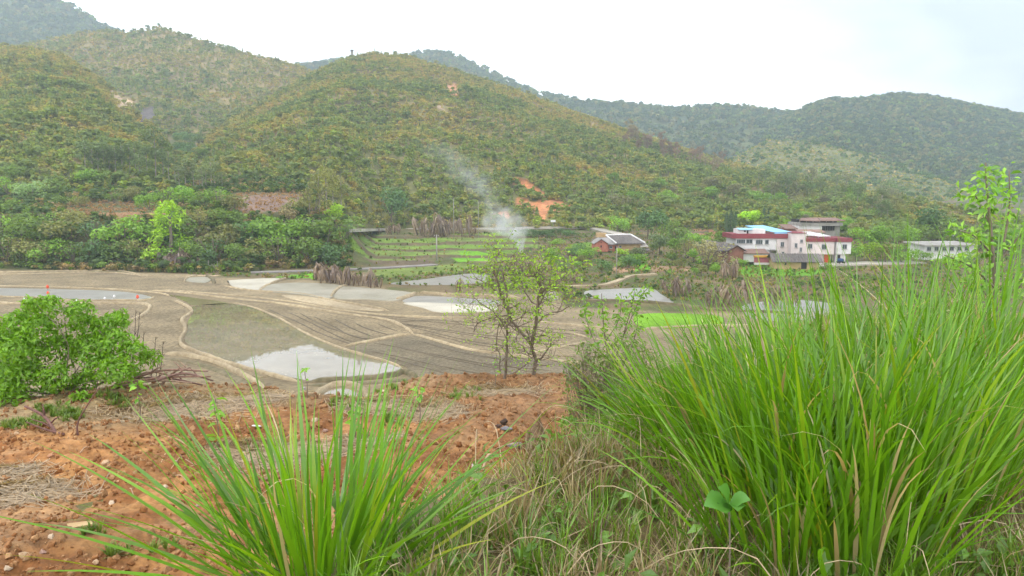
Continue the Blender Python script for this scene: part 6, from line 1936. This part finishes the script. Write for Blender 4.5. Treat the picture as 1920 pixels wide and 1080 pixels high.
tuft('bright green grass clump fanning out over the red soil', 590, 3.15, 230, .82, 1.15, 1001, .7, .32, (-.05, .05), .05, rest=60, bmax=6, grow=.32)
TUFTS = [
    ('low grass clump leaning out over the gully', 1270, 5.0, .95, .36, (-.38, .05)),
    ('grass clump leaning over the weedy gully rim', 1345, 4.4, 1.0, .36, (-.26, .0)),
    ('grass clump at the back beside the twiggy bush', 1400, 5.7, .95, .36, (-.16, 0)),
    ('upright grass clump behind the broad leaved weed', 1440, 4.0, 1.1, .33, (-.12, 0)),
    ('grass clump in front of the yellow mud shed', 1510, 4.9, 1.2, .32, (-.06, 0)),
    ('dense grass clump beside the broad leaved weed', 1545, 3.7, 1.25, .31, (-.02, 0)),
    ('near grass clump with bent pale blades', 1650, 3.5, 1.25, .3, (0, 0)),
    ('tall grass clump below the pink house', 1640, 4.8, 1.45, .3, (0, 0)),
    ('near grass clump beside the dry tangle', 1735, 3.75, 1.3, .3, (.06, 0)),
    ('tall grass clump below the long white row house', 1760, 5.0, 1.5, .3, (.05, 0)),
    ('grass clump arching out beneath the sapling', 1850, 4.1, 1.4, .34, (.2, 0)),
    ('short grass clump nearest the broad leaved weed', 1470, 3.35, .95, .36, (-.08, 0)),
    ('near grass clump with many dead blades', 1600, 3.2, .9, .34, (0, 0)),
    ('tallest grass clump under the broad leaved sapling', 1905, 5.2, 1.6, .33, (.1, 0)),
]
for i, (lab, px, Y, Lm, spd, ln) in enumerate(TUFTS):
    tuft(lab, px, Y, 100, Lm, .95 + .04 * Y, 1100 + i, spd, .30, ln, .16 if 'dead' in lab else .1, 75, bmax=8)

# rough dry grass and weeds on the bank
r = np.random.default_rng(55)
n = 8200
x = r.uniform(-1.9, 6.0, n); y = r.uniform(2.3, 10.5, n)
z = zg(x, y); a, b = proj(x, y, z)
ok = (z > HC - 3.1) & (a > 560) & (a < 2100) & (b > 560)
ok &= (a > np.interp(b, [700, 850, 950, 1080, 1300], [1090, 1060, 880, 700, 560]) + r.normal(0, 40, n))
x, y, z, a = x[ok], y[ok], z[ok], a[ok]; n = len(x)
n1 = fbm(x * 1.6, y * 1.6, 3, 66)
grn = sst(.42, .6, n1 + np.where(a < 1050, .12, .03))
ti, tint = pick(r, n, [C(.42, .34, .2), C(.33, .25, .14), C(.15, .29, .025), C(.21, .34, .035)], np.stack([1.1 - grn, .8 - grn * .5, .25 + grn, .15 + grn * .6], 1))
tint *= r.uniform(.75, 1.25, (n, 1))
size = r.uniform(.12, .40, n) * np.where(ti < 2, 1.05, 1.0)
pt = [proto_tuft(950 + i, 16, .55, .022) for i in range(3)] + [proto_tuft(960 + i, 14, .95, .018) for i in range(3)]
scatter('bank_grass', 'rough dry and green grass covering the near bank', 'grass', pt, np.stack([x, y, z - .01], 1), np.stack([r.normal(0, .15, n), r.normal(0, .15, n), r.uniform(0, 6.28, n)], 1), size, np.where(ti < 2, r.integers(0, 6, n), r.integers(0, 3, n)), tint, M['blade_i'])

# dry curved stalks lying through the bank grass
V, Q, vv = [], [], []
for i in range(420):
    k = r.integers(n)
    p = np.array([x[k], y[k], z[k]]); an = r.uniform(0, 6.283); l = r.uniform(.2, .6); up_ = r.uniform(.1, .5)
    d = np.array([math.cos(an), math.sin(an), 0])
    S = spline([p, p + d * l * .35 + [0, 0, up_ * l * 1.2], p + d * l * .8 + [0, 0, up_ * l * 1.3 + r.normal() * .05], p + d * l * 1.1 + [0, 0, up_ * l * .7]], 3)
    Q.append(tube(S, np.linspace(.0028, .0012, len(S)), 4))
v, f = cat4(Q)
o = ob('dry_stalks', v, f, M['stick'], color=(.5, .39, .25))
tagit(o, 'thin dry straw stalks tangled through the bank grass', 'dry grass', kind='stuff')

# leafy low weeds among the grass
m_ = r.choice(n, min(n, 620), replace=False)
xx, yy2, zz = x[m_] + r.normal(0, .1, len(m_)), y[m_] + r.normal(0, .1, len(m_)), 0
zz = zg(xx, yy2)


def proto_weed(seed):
    r = np.random.default_rng(seed)
    nl = 12
    pos = np.stack([r.normal(0, .25, nl), r.normal(0, .25, nl), r.uniform(.2, 1, nl)], 1)
    v, f, q = leaves(r, pos, r.normal(size=(nl, 3)) * .6 + [0, 0, 1], .42, .5, six=True)
    return v, f, q


scatter('leafy_weeds', 'small leafy weeds among the bank grass', 'weeds', [proto_weed(970 + i) for i in range(4)], np.stack([xx, yy2, zz], 1), np.stack([0 * xx, 0 * xx, r.uniform(0, 6, len(xx))], 1), r.uniform(.08, .2, len(xx)), r.integers(0, 4, len(xx)), lerpc(C(.14, .28, .04), C(.2, .36, .06), r.uniform(size=len(xx))), M['blade_i'])

# broad leaved weed in front of the tall stand
r = np.random.default_rng(9)
b = at_y(1365, 1010, 2.95); b[2] = float(zg(b[0], b[1]))
e = empty('broad_leaf_weed', tuple(b), 0, 'weed with four broad heart shaped leaves before the grass', 'weed')
top = np.array([0, 0, at_y(1365, 945, 2.95)[2] - b[2]])
S = spline([(0.0, 0, -.02), top * .5 + [.01, 0, 0], top], 4)
ob('stem', *tube(S, .004, 5), M['bark'], parent=e, smooth=True)
bm = leafmesh('leaf', .95, .12)
for (tx, ty), s_ in (((1315, 940), .13), ((1352, 900), .12), ((1380, 948), .11), ((1412, 928), .10), ((1340, 955), .08)):
    tip = at_y(tx, ty, 2.88) - b
    d = tip - top
    o = link('leaf', bm, e, tuple(top), (0, 0, 0), (s_ * .9,) * 3, color=tuple(np.array((.085, .23, .03)) * r.uniform(.75, 1.25)))
    xa = Vector(d).normalized(); za = Vector((r.uniform(-.2, .2), -.55, .8)); za = (za - xa * za.dot(xa)).normalized(); ya = za.cross(xa)
    o.rotation_euler = Matrix((xa, ya, za)).transposed().to_euler()
